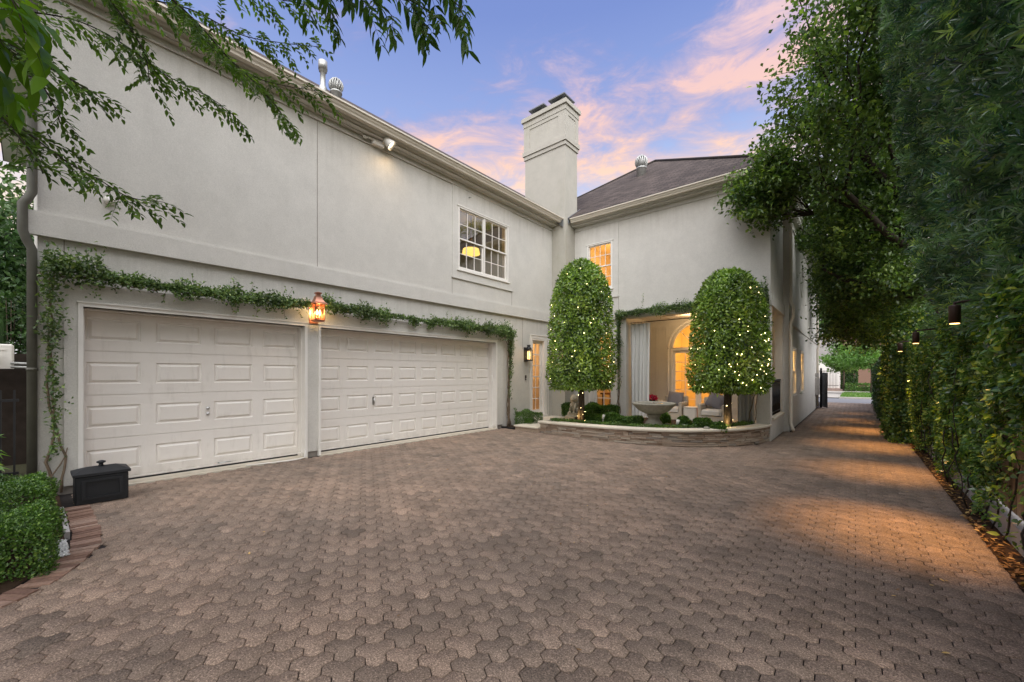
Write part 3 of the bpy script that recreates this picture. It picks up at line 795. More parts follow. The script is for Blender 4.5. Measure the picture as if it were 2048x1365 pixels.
lamp('room_light', 'POINT', (-4.0,16.6,2.9), 165, (1,.54,.13), .2)
lamp('room_light', 'POINT', (-1.95,15.5,1.9), 20, (1,.6,.2), .1); lamp('room_light', 'POINT', (-1.95,17.95,1.9), 22, (1,.6,.2), .1)

# garage doors
def garage_door(h, cols, lock):
    pl = Plane('X', -8.03); u0, u1 = h[0]-.04, h[1]+.04; z0, z1 = .035, 2.47; n = 4
    b = MB(); hh = (z1-z0)/n
    def ringq(r0, d0, r1, d1):
        c0 = [(r0[0],r0[2]),(r0[1],r0[2]),(r0[1],r0[3]),(r0[0],r0[3])]; c1 = [(r1[0],r1[2]),(r1[1],r1[2]),(r1[1],r1[3]),(r1[0],r1[3])]
        for k in range(4):
            b.quad(pl.P(*c0[k],d0), pl.P(*c0[(k+1)%4],d0), pl.P(*c1[(k+1)%4],d1), pl.P(*c1[k],d1))
    cw = (u1-u0)/cols
    for j in range(n):
        for i in range(cols):
            c = (u0+i*cw, u0+(i+1)*cw, z0+j*hh+.004, z0+(j+1)*hh-.004)
            m = .115*cw; mh = .147
            o = (c[0]+m, c[1]-m, c[2]+mh, c[3]-mh); o2 = (o[0]+.012,o[1]-.012,o[2]+.012,o[3]-.012); o3 = (o[0]+.026,o[1]-.026,o[2]+.026,o[3]-.026); o4 = (o[0]+.055,o[1]-.055,o[2]+.055,o[3]-.055)
            ringq(c, 0, o, 0); ringq(o, 0, o2, .016); ringq(o2, .016, o3, .016); ringq(o3, .016, o4, -.003)
            b.quad(pl.P(o4[0],o4[2],-.003), pl.P(o4[1],o4[2],-.003), pl.P(o4[1],o4[3],-.003), pl.P(o4[0],o4[3],-.003))
        if j: 
            zz = z0+j*hh
            b.quad(pl.P(u0,zz-.004,0), pl.P(u1,zz-.004,0), pl.P(u1,zz-.004,.012), pl.P(u0,zz-.004,.012)); b.quad(pl.P(u0,zz+.004,0), pl.P(u1,zz+.004,0), pl.P(u1,zz+.004,.012), pl.P(u0,zz+.004,.012))
            b.quad(pl.P(u0,zz-.004,.012), pl.P(u1,zz-.004,.012), pl.P(u1,zz+.004,.012), pl.P(u0,zz+.004,.012))
    g = b.build('garage_door', M['garage'], house)
    s = MB(); pl.box(s, u0, u1, .004, .036, .002, .03); s.build('weather_seal', M['black'], g)
    jb = MB()
    for uu in (h[0], h[1]-.02): pl.box(jb, uu, uu+.02, 0, h[3], -.16, -.003)
    pl.box(jb, h[0], h[1], h[3]-.02, h[3]-.001, -.16, -.003)
    jb.build('jamb', M['white'], g)
    lock(pl, g)
def lock1(pl, g):
    for v in (.99, .90):
        b = MB(); c = pl.P(1.86, v, -.01); b.ellip(c, (.02,.026,.026), 12, 8); b.build('lock', M['steel'], g)
    b = MB(); b.tube([pl.P(2.0,.08,0), pl.P(2.01,.085,-.035), pl.P(2.17,.085,-.035), pl.P(2.18,.08,0)], .009, 6); b.build('handle', M['steel'], g)
def lock2(pl, g):
    b = MB(); pl.box(b, 4.80, 4.845, .87, 1.05, -.006, .001); b.tube([pl.P(4.822,.98,0), pl.P(4.822,.98,-.045)], .012, 8); b.tube([pl.P(4.822,1.02,-.045), pl.P(4.822,.90,-.05)], .011, 8); b.build('handle', M['steel'], g)
    b = MB(); b.tube([pl.P(4.98,.08,0), pl.P(4.99,.085,-.035), pl.P(5.2,.085,-.035), pl.P(5.21,.08,0)], .009, 6); b.build('handle', M['steel'], g)
garage_door(D1, 4, lock1); garage_door(D2, 8, lock2)
b = MB()
for h in (D1, D2): b.box(-8.2, WX+.10, h[0]-.03, h[1]+.03, -.06, .012)
build_each(b, 'door_threshold', M['coping'], house)
b = MB(); b.bevbox(-7.90, -7.87, 8.435, 8.472, 1.30, 1.50, .006); b.build('keypad', M['white'], house)

# glazed doors
def glazed_door(pl, h, cols, rows, d, w=.09, wb=.2, leafs=1, glass=M['glass'], col='white'):
    g = MB(); rim(pl, g, h, .05, -.01, d+.05, .02, .05); door = g.build('door', M[col], house)
    u0,u1,v0,v1 = h[0]+.05, h[1]-.05, h[2]+.02, h[3]-.05
    st = (u1-u0)/leafs; f = MB(); q = MB()
    for i in range(leafs):
        l = (u0+i*st, u0+(i+1)*st-.004, v0, v1); rim(pl, f, l, w, d, d+.045, wb, w)
        i4 = (l[0]+w, l[1]-w, l[2]+wb, l[3]-w); bars(pl, f, i4, cols, rows, d+.008, .026, .028)
        q.quad(pl.P(i4[0],i4[2],d+.022), pl.P(i4[1],i4[2],d+.022), pl.P(i4[1],i4[3],d+.022), pl.P(i4[0],i4[3],d+.022))
    f.build('frame', M[col], door); q.build('pane', glass, door)
    return door
dd = glazed_door(GW, SD, 2, 6, .10, w=.10, wb=.16)
b = MB(); GW.box(b, SD[0]-.02, SD[1]+.05, SD[2]-.10, SD[2], -.10, .2); b.build('sill', M['white'], dd)
b = MB(); GW.box(b, SD[0]-.09, SD[0], SD[2], SD[3]+.09, -.02, .02); GW.box(b, SD[1], SD[1]+.09, SD[2]-.02, SD[3]+.09, -.02, .02); GW.box(b, SD[0], SD[1], SD[3], SD[3]+.09, -.02, .02); GW.box(b, SD[0]-.1, SD[1]+.1, SD[3]+.09, SD[3]+.12, -.035, .02)
GW.box(b, SD[1]+.16, SD[1]+.20, .2, 2.75, -.012, .02); b.build('architrave', M['white'], dd)
glazed_door(FW, FD, 2, 6, .06, w=.085, wb=.22)
b = MB(); FW.box(b, FD[0]-.13, FD[0], FD[2], FD[3]+.12, -.03, .02); FW.box(b, FD[1], FD[1]+.13, FD[2], FD[3]+.12, -.03, .02); FW.box(b, FD[0], FD[1], FD[3], FD[3]+.12, -.03, .02); b.build('door_trim', M['white'], house)

# porch
b = MB()
b.quad((-5.76,FY+.2,.10), (CX-.05,FY+.2,.10), (CX-.05,14.6,.10), (-5.76,14.6,.10)); b.build('porch_floor', M['coping'], house)
b = MB(); b.quad((-5.76,FY+.2,3.46), (CX-.05,FY+.2,3.46), (CX-.05,14.6,3.46), (-5.76,14.6,3.46)); b.build('porch_ceiling', M['stucco_trim'], house)
ad = (-4.98, -3.18, .10, 2.42); acx = -4.08; ar = .90
b = MB()
BW.wall(b, -5.76, CX-.05, .1, 3.46, [(ad[0], ad[1], .1, 3.34)], 0, .12)
n = 24
for k in range(n):
    a0, a1 = math.pi*k/n, math.pi*(k+1)/n
    p0 = (acx+ar*math.cos(a0), ad[3]+ar*math.sin(a0)); p1 = (acx+ar*math.cos(a1), ad[3]+ar*math.sin(a1))
    b.quad(BW.P(*p0), BW.P(*p1), BW.P(p1[0],3.34), BW.P(p0[0],3.34)); b.quad(BW.P(*p0), BW.P(*p1), BW.P(*p1,.12), BW.P(*p0,.12))
for x in (ad[0], ad[1]):
    b.quad(BW.P(x,2.42), BW.P(x,3.34), BW.P(x,3.34,.01), BW.P(x,2.42,.01))
b.quad((-5.76,FY+.2,.1), (-5.76,14.6,.1), (-5.76,14.6,3.46), (-5.76,FY+.2,3.46))
b.quad((-5.76,FY+.2,.1), (-5.45,FY+.2,.1), (-5.45,FY+.2,3.46), (-5.76,FY+.2,3.46))
b.quad((PO[1],FY+.2,.1), (CX-.2,FY+.2,.1), (CX-.2,FY+.2,3.46), (PO[1],FY+.2,3.46)); b.quad((PO[0],FY+.2,3.27), (PO[1],FY+.2,3.27), (PO[1],FY+.2,3.46), (PO[0],FY+.2,3.46))
b.quad((CX-.2,12.25,3.27), (CX-.2,14.2,3.27), (CX-.2,14.2,3.46), (CX-.2,12.25,3.46)); b.quad((CX-.2,12.25,.1), (CX-.2,14.2,.1), (CX-.2,14.2,.42), (CX-.2,12.25,.42))
b.build('porch_wall', M['stucco'], house)
b = MB(); rim(BW, b, (-5.5,-5.12,.3,3.2), .03, -.015, .01); b.build('wall_moulding', M['stucco_trim'], house); b = MB(); rim(BW, b, (-3.05,-2.3,.3,3.2), .03, -.015, .01); b.build('wall_moulding', M['stucco_trim'], house)
pd_ = glazed_door(BW, ad, 2, 6, .05, w=.09, wb=.24, leafs=2)
b = MB(); q = MB(); pts = []
for k in range(25):
    a = math.pi*k/24; pts.append(BW.P(acx+(ar-.03)*math.cos(a), 2.44+(ar-.03)*math.sin(a), .06))
b.tube(pts, .04, 6); b.tube([BW.P(acx-ar,2.44,.06), BW.P(acx+ar,2.44,.06)], .04, 6)
for a in (45, 90, 135): b.tube([BW.P(acx+.28*math.cos(R(a)),2.44+.28*math.sin(R(a)),.06), BW.P(acx+.86*math.cos(R(a)),2.44+.86*math.sin(R(a)),.06)], .014, 5)
b.tube([BW.P(acx+.28*math.cos(math.pi*k/12),2.44+.28*math.sin(math.pi*k/12),.06) for k in range(13)], .014, 5)
b.build('fanlight', M['white'], pd_)
q.add([BW.P(acx+.87*math.cos(math.pi*k/24),2.44+.87*math.sin(math.pi*k/24),.07) for k in range(25)], [tuple(range(25))]); q.build('pane', M['glass'], pd_)
b = MB(); b.tube([BW.P(acx+(ar+.09)*math.cos(math.pi*k/24), 2.42+(ar+.09)*math.sin(math.pi*k/24), -.01) for k in range(25)], .035, 6)
for x in (ad[0]-.09, ad[1]+.09): b.tube([BW.P(x,.1,-.01), BW.P(x,2.42,-.01)], .035, 6)
b.build('architrave', M['white'], pd_)
# low wall cap and iron grille of the side opening
b = MB(); b.bevbox(CX-.22, CX+.06, 12.22, 14.23, .38, .44, .012); b.build('wall_cap', M['coping'], house)
b = MB(); gx = CX-.06
for y in [12.3+i*.155 for i in range(13)]: b.tube([(gx,y,.44), (gx,y,1.36)], .012, 5)
for zz in (.52, 1.28): b.box(gx-.012, gx+.012, 12.26, 14.19, zz-.015, zz+.015)
for i in range(6):
    cy = 12.46+i*.31; b.tube([(gx, cy+.09*math.cos(a), .9+.2*math.sin(a)) for a in [2*math.pi*k/14 for k in range(15)]], .010, 5, cap=False)
b.box(gx-.02, gx+.02, 12.26, 14.19, 1.36, 1.40)
b.build('iron_grille', M['black'], house)

# downspouts
def spout(pts, r, m, straps=()):
    b = MB(); b.tube(pts, r, 10)
    for p in straps: b.lathe([(r+.003,-.02),(r+.006,-.02),(r+.006,.02),(r+.003,.02)], p, 10)
    return b.build('downspout', m, house)
dm = m_basic('downspout_paint', (.11, .105, .085), .5, .3, var=.35, vs=5); M['dspout'] = dm
sx_, sy_ = -7.755, .016
spout([(-7.5,-.33,6.58), (-7.5,-.33,6.45), (sx_,sy_,6.15), (sx_,sy_,3.78), (sx_+.01,sy_-.04,3.68), (sx_+.02,sy_-.075,3.62), (sx_+.02,sy_-.075,3.3), (sx_+.01,sy_-.04,3.18), (sx_,sy_,3.08), (sx_,sy_,.14)], .046, dm, [(sx_,sy_,5.2), (sx_,sy_,1.6)])
x2, y2 = SX+.05, 14.30
spout([(x2+.1,y2,6.5), (x2,y2,6.2), (x2,y2,3.62), (x2+.06,y2,3.52), (x2+.06,y2,3.2), (x2,y2,3.0), (x2,y2,.12), (x2+.03,y2-.05,.02), (x2+.08,y2-.2,-.06)], .045, M['cream'])
spout([(SX+.1,25.3,6.5), (SX+.05,25.3,6.2), (SX+.05,25.3,3.3), (SX+.11,25.3,3.15), (SX+.11,25.3,2.95), (SX+.05,25.3,2.8), (SX+.05,25.3,-.05)], .045, M['cream'])
b = MB(); b.tube([(WX,7.46,6.2), (WX+.10,7.48,6.19)], .014, 6); b.build('drain_stub', M['galv'], house)
b = MB(); b.box(SX, SX+.16, 24.4, 24.8, .55, 1.35); b.box(SX, SX+.12, 24.45, 24.7, 1.4, 1.6); build_each(b, 'meter_box', M['concrete'], house)
# ------------------------------------------------------------------ lanterns and small wall things
def box_frame(b, x0, x1, y0, y1, z0, z1, t):
    for x in (x0, x1-t):
        for y in (y0, y1-t): b.box(x, x+t, y, y+t, z0, z1)
    for zz in (z0, z1-t):
        b.box(x0+t, x1-t, y0, y0+t, zz, zz+t); b.box(x0+t, x1-t, y1-t, y1, zz, zz+t); b.box(x0, x0+t, y0+t, y1-t, zz, zz+t); b.box(x1-t, x1, y0+t, y1-t, zz, zz+t)
# copper gas lantern on the pier between the garage doors
cx, cy, z0 = -7.58, 3.43, 2.50
L = empty('wall_lantern', (cx, cy, z0), 'glowing copper lantern with flared roof on the pier between the garage doors', 'lantern')
b = MB(); box_frame(b, cx-.088, cx+.088, cy-.088, cy+.088, z0+.03, z0+.33, .012); b.box(cx-.084, cx+.084, cy-.084, cy+.084, z0+.01, z0+.03)
for s in (-1, 1): b.tube([(cx-.1,cy+s*.0,z0+.3+.1*s*0), (cx-.1,cy,z0+.2), (-7.765,cy,z0+.2)], .012, 6)
b.build('frame', M['copper'], L)
b = MB(); b.box(-7.765, -7.75, cy-.084, cy+.084, z0-.02, z0+.36); b.build('back_plate', M['copper'], L)
b = MB(); vs = []
prof = [(.124,.33),(.121,.345),(.092,.37),(.066,.41),(.056,.45),(.054,.475),(.034,.475),(.034,.52),(.05,.525),(.05,.545),(.02,.56)]
for r_, zz in prof: vs += [(cx-r_,cy-r_,z0+zz),(cx+r_,cy-r_,z0+zz),(cx+r_,cy+r_,z0+zz),(cx-r_,cy+r_,z0+zz)]
b.add(vs, [(i*4+k, i*4+(k+1)%4, i*4+4+(k+1)%4, i*4+4+k) for i in range(len(prof)-1) for k in range(4)] + [(3,2,1,0), tuple(range(len(vs)-4,len(vs)))]); b.build('lantern_roof', M['copper'], L)
b = MB(); e = .082
for p in ([(cx-e,cy-e),(cx+e,cy-e)], [(cx+e,cy-e),(cx+e,cy+e)], [(cx+e,cy+e),(cx-e,cy+e)]): b.quad((*p[0],z0+.04),(*p[1],z0+.04),(*p[1],z0+.32),(*p[0],z0+.32))
b.build('glass', M['lampglass'], L)
b = MB()
for dx, dy in ((0,.03),(.03,-.03),(-.03,-.025)):
    b.tube([(cx+dx*.2,cy+dy*.2,z0+.03),(cx+dx,cy+dy,z0+.12)], .008, 6)
b.build('burner', M['copper'], L)
for dx, dy in ((0,.035),(.035,-.03),(-.03,-.03)):
    b = MB(); b.lathe([(.004,0),(.018,.03),(.016,.055),(.002,.10)], (cx+dx,cy+dy,z0+.13), 10); b.build('flame', M['flame'], L)
lamp('lantern_light', 'POINT', (cx+.01, cy, z0+.2), 6.5, (1,.62,.24), .05)
# black lantern by the side door
cx, cy, z0 = -7.68, 9.90, 1.95
L = empty('wall_lantern', (cx, cy, z0), 'black half round lantern with warm light on the wall beside the glazed side door', 'lantern')
b = MB(); box_frame(b, cx-.08, cx+.08, cy-.10, cy+.10, z0+.02, z0+.34, .016); b.box(cx-.078, cx+.078, cy-.098, cy+.098, z0, z0+.018); b.box(cx+.066, cx+.082, cy-.008, cy+.008, z0+.03, z0+.33); b.box(cx-.008, cx+.008, cy-.102, cy-.088, z0+.03, z0+.33)
b.build('frame', M['black'], L)
b = MB(); b.box(-7.808, -7.79, cy-.09, cy+.09, z0-.02, z0+.42); b.box(-7.79, cx-.07, cy-.03, cy+.03, z0+.15, z0+.2); b.build('back_plate', M['black'], L)
b = MB(); prof = [(.092,.34),(.09,.37),(.075,.41),(.05,.435),(.05,.44),(.05,.47),(.058,.475),(.058,.49)]
b.lathe(prof, (cx,cy,z0), 16); b.build('lantern_roof', M['black'], L)
b = MB(); e = .07
for p in ([(cx-e,cy-.09),(cx+e,cy-.09)], [(cx+e,cy-.09),(cx+e,cy+.09)], [(cx+e,cy+.09),(cx-e,cy+.09)]): b.quad((*p[0],z0+.03),(*p[1],z0+.03),(*p[1],z0+.33),(*p[0],z0+.33))
b.build('glass', M['lampglass'], L)
b = MB(); b.lathe([(.012,0),(.045,.02),(.045,.24),(.03,.26)], (cx,cy,z0+.04), 12); b.build('bulb', m_emit('lantern_bulb', (1,.66,.28), 2.2), L)
lamp('lantern_light', 'POINT', (cx+.13, cy-.02, z0+.2), 4, (1,.62,.25), .06)
# floodlight under the eave
fx, fy, fz = -7.77, 4.78, 6.43
L = empty('floodlight', (fx, fy, fz), 'white bell shaped floodlight with a sensor under the garage eave', 'floodlight')
b = MB(); b.bevbox(fx, fx+.09, fy-.16, fy+.10, fz-.06, fz+.05, .01); b.build('base', M['white'], L)
b = MB(); b.tube([(fx+.09,fy-.18,fz),(fx+.05,fy-.30,fz+.02)], .016, 8); b.ellip((fx+.05,fy-.33,fz+.0), (.035,.05,.03), 10, 6); b.build('sensor', M['white'], L)
b = MB(); prof = [(.02,.0),(.05,.015),(.075,.07),(.09,.14),(.115,.21),(.11,.212),(.085,.15),(.06,.08)]
bb = MB(); bb.lathe(prof, (0,0,0), 20)
rot = Vector((.45, .55, -.70)).to_track_quat('Z', 'Y').to_matrix()
bb.v = [tuple(rot @ Vector(v) + Vector((fx+.16, fy+.06, fz+.10))) for v in bb.v]; bb.tube([(fx+.08,fy+.03,fz),(fx+.17,fy+.08,fz+.07)], .014, 6); bb.build('lamp_head', M['white'], L)
b = MB(); b.lathe([(.001,.10),(.05,.11),(.07,.15),(.085,.17),(.001,.19)], (0,0,0), 16); b.v = [tuple(rot @ Vector(v) + Vector((fx+.16, fy+.06, fz+.10))) for v in b.v]; b.build('bulb', M['floodglow'], L)
lamp('flood_spot', 'SPOT', (fx+.36, fy+.15, fz-.06), 8, (1,.70,.38), .06, (-.5,-.1,-1), 140, 1)
# dome camera and bell
b = MB(); b.lathe([(.055,0),(.06,.02),(.055,.05),(.04,.08),(.012,.095)], (0,0,0), 16); rot = Vector((1,0,-.3)).to_track_quat('Z','Y').to_matrix(); b.v = [tuple(rot @ Vector(v)+Vector((WX,.70,3.92))) for v in b.v]
tag(b.build('security_camera', M['white'], origin=(WX,.70,3.92)), 'small white dome camera high on the wall above the left garage door', 'camera')
L = empty('doorbell', (WX, 9.9, 1.42), 'small dark doorbell plate on the wall under the black lantern', 'doorbell')
b = MB(); b.bevbox(WX, WX+.02, 9.865, 9.935, 1.36, 1.51, .006); b.build('plate', M['bronze'], L)
b = MB(); b.ellip((WX+.022, 9.9, 1.40), (.008,.016,.016), 10, 6); b.build('button', M['white'], L)
b = MB()
for y in (9.0,): pass
# chandelier and picture seen through the glass
L = empty('chandelier', (-8.9,8.62,5.3), 'glowing ring chandelier inside the upstairs twin window', 'chandelier')
b = MB(); b.lathe([(.25,0),(.27,.0),(.24,.15),(.22,.15)], (-8.9,8.62,5.18), 28); b.build('shade', M['chand'], L)
lamp('chandelier_light', 'POINT', (-8.9,8.62,5.5), 16, (1,.58,.18), .12)
b = MB(); b.tube([(-8.9,8.62,5.25),(-8.9,8.62,6.3)], .012, 6); b.build('stem', M['bronze'], L)
L = empty('framed_picture', (-10.3,11.2,1.8), 'dark framed picture on the wall seen through the side door glass', 'picture')
b = MB(); b.box(-9.5,-8.9,11.20,11.245,1.55,2.1); b.build('frame', M['wood_in'], L); b = MB(); b.box(-9.43,-8.97,11.19,11.20,1.62,2.03); b.build('canvas', m_basic('canvas',(.25,.22,.2),.8,.1,var=.6,vs=9), L)
L = empty('desk', (-6.4,13.6,.1), 'brown wooden desk seen through the french door behind the left topiary', 'desk')
b = MB(); b.box(-7.0,-5.9,13.2,13.9,.82,.87); b.build('top', M['wood_in'], L)
for x in (-6.95,-5.98):
    for y in (13.25,13.82): b = MB(); b.box(x,x+.05,y,y+.05,.1,.82); b.build('leg', M['wood_in'], L)
L = empty('armchair', (-3.9,16.4,.1), 'tan armchair inside the bright room behind the porch doors', 'armchair')
b = MB(); b.bevbox(-4.3,-3.5,16.0,16.8,.1,.55,.06); b.build('seat', M['wicker'], L); b = MB(); b.bevbox(-4.3,-3.5,16.7,16.9,.1,1.05,.06); b.build('backrest', M['wicker'], L)

# hose box by the left garage door
hx0, hx1, hy0, hy1, hz = -7.36, -6.98, .34, .80, -.005
L = empty('planter_box', ((hx0+hx1)/2,(hy0+hy1)/2,hz), 'black lidded storage box with a knob beside the left garage door', 'storage box')
b = MB(); b.bevbox(hx0,hx1,hy0,hy1,hz,hz+.33,.012)
for a, c, e, f in ((hy0+.05,hy1-.05,.05,.08), (hy0+.05,hy1-.05,.26,.29), (hy0+.05,hy0+.085,.08,.26), (hy1-.085,hy1-.05,.08,.26)): b.box(hx1-.002, hx1+.022, a, c, hz+e, hz+f)
b.build('body', M['blackbox'], L)
b = MB(); e = .02; h0 = hz+.33
vs = [(hx0-e,hy0-e,h0),(hx1+e,hy0-e,h0),(hx1+e,hy1+e,h0),(hx0-e,hy1+e,h0),(hx0-e,hy0-e,h0+.03),(hx1+e,hy0-e,h0+.03),(hx1+e,hy1+e,h0+.03),(hx0-e,hy1+e,h0+.03),(-7.17,hy0+.10,h0+.085),(-7.17,hy1-.10,h0+.085)]
b.add(vs, [(0,3,2,1),(0,1,5,4),(1,2,6,5),(2,3,7,6),(3,0,4,7),(4,5,8),(5,6,9,8),(6,7,9),(7,4,8,9)]); lid = b.build('lid', M['blackbox'], L)
b = MB(); b.lathe([(.03,0),(.02,.015),(.022,.03),(.042,.04),(.042,.055),(.02,.065)], (-7.17,.57,h0+.08), 14); b.build('knob', M['blackbox'], lid)

# white hose lying at the foot of the pier
b = MB(); b.tube([(-7.70,2.3,.03),(-7.62,2.7,.028),(-7.58,3.0,.026),(-7.62,3.2,.03),(-7.74,3.26,.035),(-7.76,3.28,.2)], .010, 6)
tag(b.build('garden_hose', M['white']), 'thin white hose lying at the foot of the lantern pier', 'hose')

# ------------------------------------------------------------------ brick edging, bed, gravel at the left
def strip(name, pts, w, m, label, cat):
    b = MB(); r = random.Random(5); acc = 0
    P_ = [Vector((x,y,0)) for x,y in pts]
    for a, c in zip(P_[:-1], P_[1:]):
        d = (c-a).normalized(); n = Vector((d.y,-d.x,0)); Ls = (c-a).length; k = max(1, round(Ls/.068)); st = Ls/k
        for i in range(k):
            m0 = a+d*(st*(i+.5)); b.tint = r.random(); j = r.uniform(-.008,.008)
            z_ = gz(m0.x)+.004+r.uniform(-.004,.004)
            cc = m0+n*(-w/2+j); b.obox((cc.x,cc.y,z_-.02), d*(st/2-.004), n*(w/2), (0,0,.022))
    return tag(b.build(name, m), label, cat)
strip('brick_edging', [(-7.0,.26),(-5.85,.27),(-5.45,.23),(-5.1,.10),(-4.8,-.07),(-4.66,-.25),(-4.62,-1.2)], .20, M['brick'], 'red brick soldier edging curving round the left planting bed', 'edging')
b = MB(); b.add([(-9.6,.24,gz(-9)-.004),(-7.0,.24,.0),(-5.85,.24,gz(-5.85)),(-5.45,.20,gz(-5.45)),(-5.1,.08,gz(-5.1)),(-4.8,-.1,gz(-4.8)),(-4.7,-.3,gz(-4.7)),(-4.7,-3,gz(-4.7)),(-9.6,-3,0)], [tuple(range(9))])
b.build('planting_bed', M['soil'])['kind'] = 'structure'
def scatter_stones(name, poly, n, s, z, m, label):
    r = np.random.default_rng(5); x0,x1,y0,y1 = poly; parts = []
    base = np.array([[1,0,0],[-.5,.87,0],[-.5,-.87,0],[0,0,.8],[0,0,-.5]]); F = np.array([[0,1,3],[1,2,3],[2,0,3],[1,0,4],[2,1,4],[0,2,4]])
    C = np.c_[r.uniform(x0,x1,n), r.uniform(y0,y1,n), np.full(n,z)]; sc = s*r.uniform(.5,1.2,(n,1,1)); an = r.uniform(0,6.28,n)
    Rm = np.stack([np.stack([np.cos(an),-np.sin(an),0*an],1), np.stack([np.sin(an),np.cos(an),0*an],1), np.stack([0*an,0*an,1+0*an],1)],1)
    V = np.einsum('nij,kj->nki', Rm, base)*sc + C[:,None]
    return tag(np_mesh(name, V.reshape(-1,3), [(F[None]+(np.arange(n)*5)[:,None,None]).reshape(-1,3)], m, tint=np.repeat(r.random(n),5)), label, 'gravel', kind='stuff')
scatter_stones('white_gravel', (-5.75,-5.25,.04,.22), 900, .016, gz(-5.5)+.012, M['gravel'], 'white gravel between the clipped hedge and the brick edging')
b = MB(); b.box(-6.95,-5.8,.215,.25,-.06,.02); tag(b.build('edging_board', M['concrete']), 'thin pale edging strip between the back hedge and the bricks', 'edging')

# ------------------------------------------------------------------ hedges
def box_shell(x0,x1,y0,y1,z0,z1,n,r,depth=.07,rnd=.10):
    A = [((y1-y0)*(z1-z0),0),((y1-y0)*(z1-z0),1),((x1-x0)*(z1-z0),2),((x1-x0)*(z1-z0),3),((x1-x0)*(y1-y0)*1.2,4)]
    w = np.array([a for a,_ in A]); f = r.choice(5, n, p=w/w.sum()); u = r.random((n,3))
    P = np.c_[x0+(x1-x0)*u[:,0], y0+(y1-y0)*u[:,1], z0+(z1-z0)*u[:,2]]; Nn = np.zeros((n,3))
    for k,(ax,v,s) in enumerate(((0,x0,-1),(0,x1,1),(1,y0,-1),(1,y1,1),(2,z1,1))): P[f==k,ax] = v; Nn[f==k,ax] = s
    c = np.array([(x0+x1)/2,(y0+y1)/2,(z0+z1)/2]); h = np.array([(x1-x0)/2,(y1-y0)/2,(z1-z0)/2])
    # round the upper edges
    q = np.abs(P-c)-(h-rnd); q = np.maximum(q,0); q[:,2] = np.where(P[:,2]>c[2], q[:,2], 0); ln = np.linalg.norm(q,axis=1,keepdims=True)
    fix = np.where(ln>rnd, q*(1-rnd/np.maximum(ln,1e-6)), 0); P = P-np.sign(P-c)*fix
    lump = .035*np.sin(P[:,0:1]*9+P[:,1:2]*4)+.03*np.sin(P[:,1:2]*11+P[:,2:3]*7+P[:,0:1]*5)
    P = P+Nn*lump*(depth/.07) - Nn*(r.random((n,1))**1.6*depth*1.3) + r.normal(0,.008,(n,3))
    return P, Nn
def shell_leaves(P, Nn, r, L, W, spread=.9, fine=False, up=.35):
    D = Nn*.55 + unit(len(P), r)*spread + np.array([0,0,up]); return leaf_arrays(P, D, Nn+unit(len(P), r)*.6, L*r.uniform(.7,1.25,len(P)), W*r.uniform(.8,1.2,len(P)), fine, r=r)
def hedge(name, ext, n, L, W, m, label, cat='hedge', seed=1, group=None, depth=.07, core=True, rnd=.10):
    r = np.random.default_rng(seed); x0,x1,y0,y1,z0,z1 = ext
    root = empty(name, ((x0+x1)/2,(y0+y1)/2,z0), label, cat, group)
    P, Nn = box_shell(*ext, n, r, depth, rnd); V, F, T = shell_leaves(P, Nn, r, L, W)
    np_mesh('foliage', V, F, m, root, tint=T)
    b = MB(); rr = random.Random(seed)
    for i in range(max(3, int((x1-x0)*(y1-y0)*14))):
        px, py = rr.uniform(x0+.06,x1-.06), rr.uniform(y0+.06,y1-.06)
        b.tube([(px,py,z0),(px+rr.uniform(-.05,.05),py+rr.uniform(-.05,.05),z0+(z1-z0)*.5),(px+rr.uniform(-.1,.1),py+rr.uniform(-.1,.1),z1-.06)], [.014,.010,.005], 5)
    if (x1-x0)*(y1-y0) > .5: b.build('stems', M['bark'], root)
    if core and min(x1-x0,y1-y0) > .5:   # the dense twiggy inside of a clipped hedge
        d = min(.26, (x1-x0)*.33, (y1-y0)*.33); b = MB(); b.bevbox(x0+d,x1-d,y0+d,y1-d,z0,z1-d*.9,.03); b.build('twigs', m, root)
    return root
hedge('boxwood_hedge', (-5.75,-4.92,-1.3,.13,gz(-5.3)-.02,.36), 26000, .026, .016, M['boxwood'], 'clipped boxwood block in the front of the left bed beside white gravel', seed=1, depth=.08)
hedge('boxwood_hedge', (-7.3,-6.20,-1.0,.14,-.02,.40), 22000, .026, .016, M['boxwood'], 'clipped boxwood block at the downspout behind the front hedge', seed=2, depth=.08)
hedge('boxwood_hedge', (-7.62,-7.02,9.12,9.78,.0,.44), 6500, .028, .017, M['boxwood'], 'small clipped boxwood beside the stone step under the black lantern', seed=3)

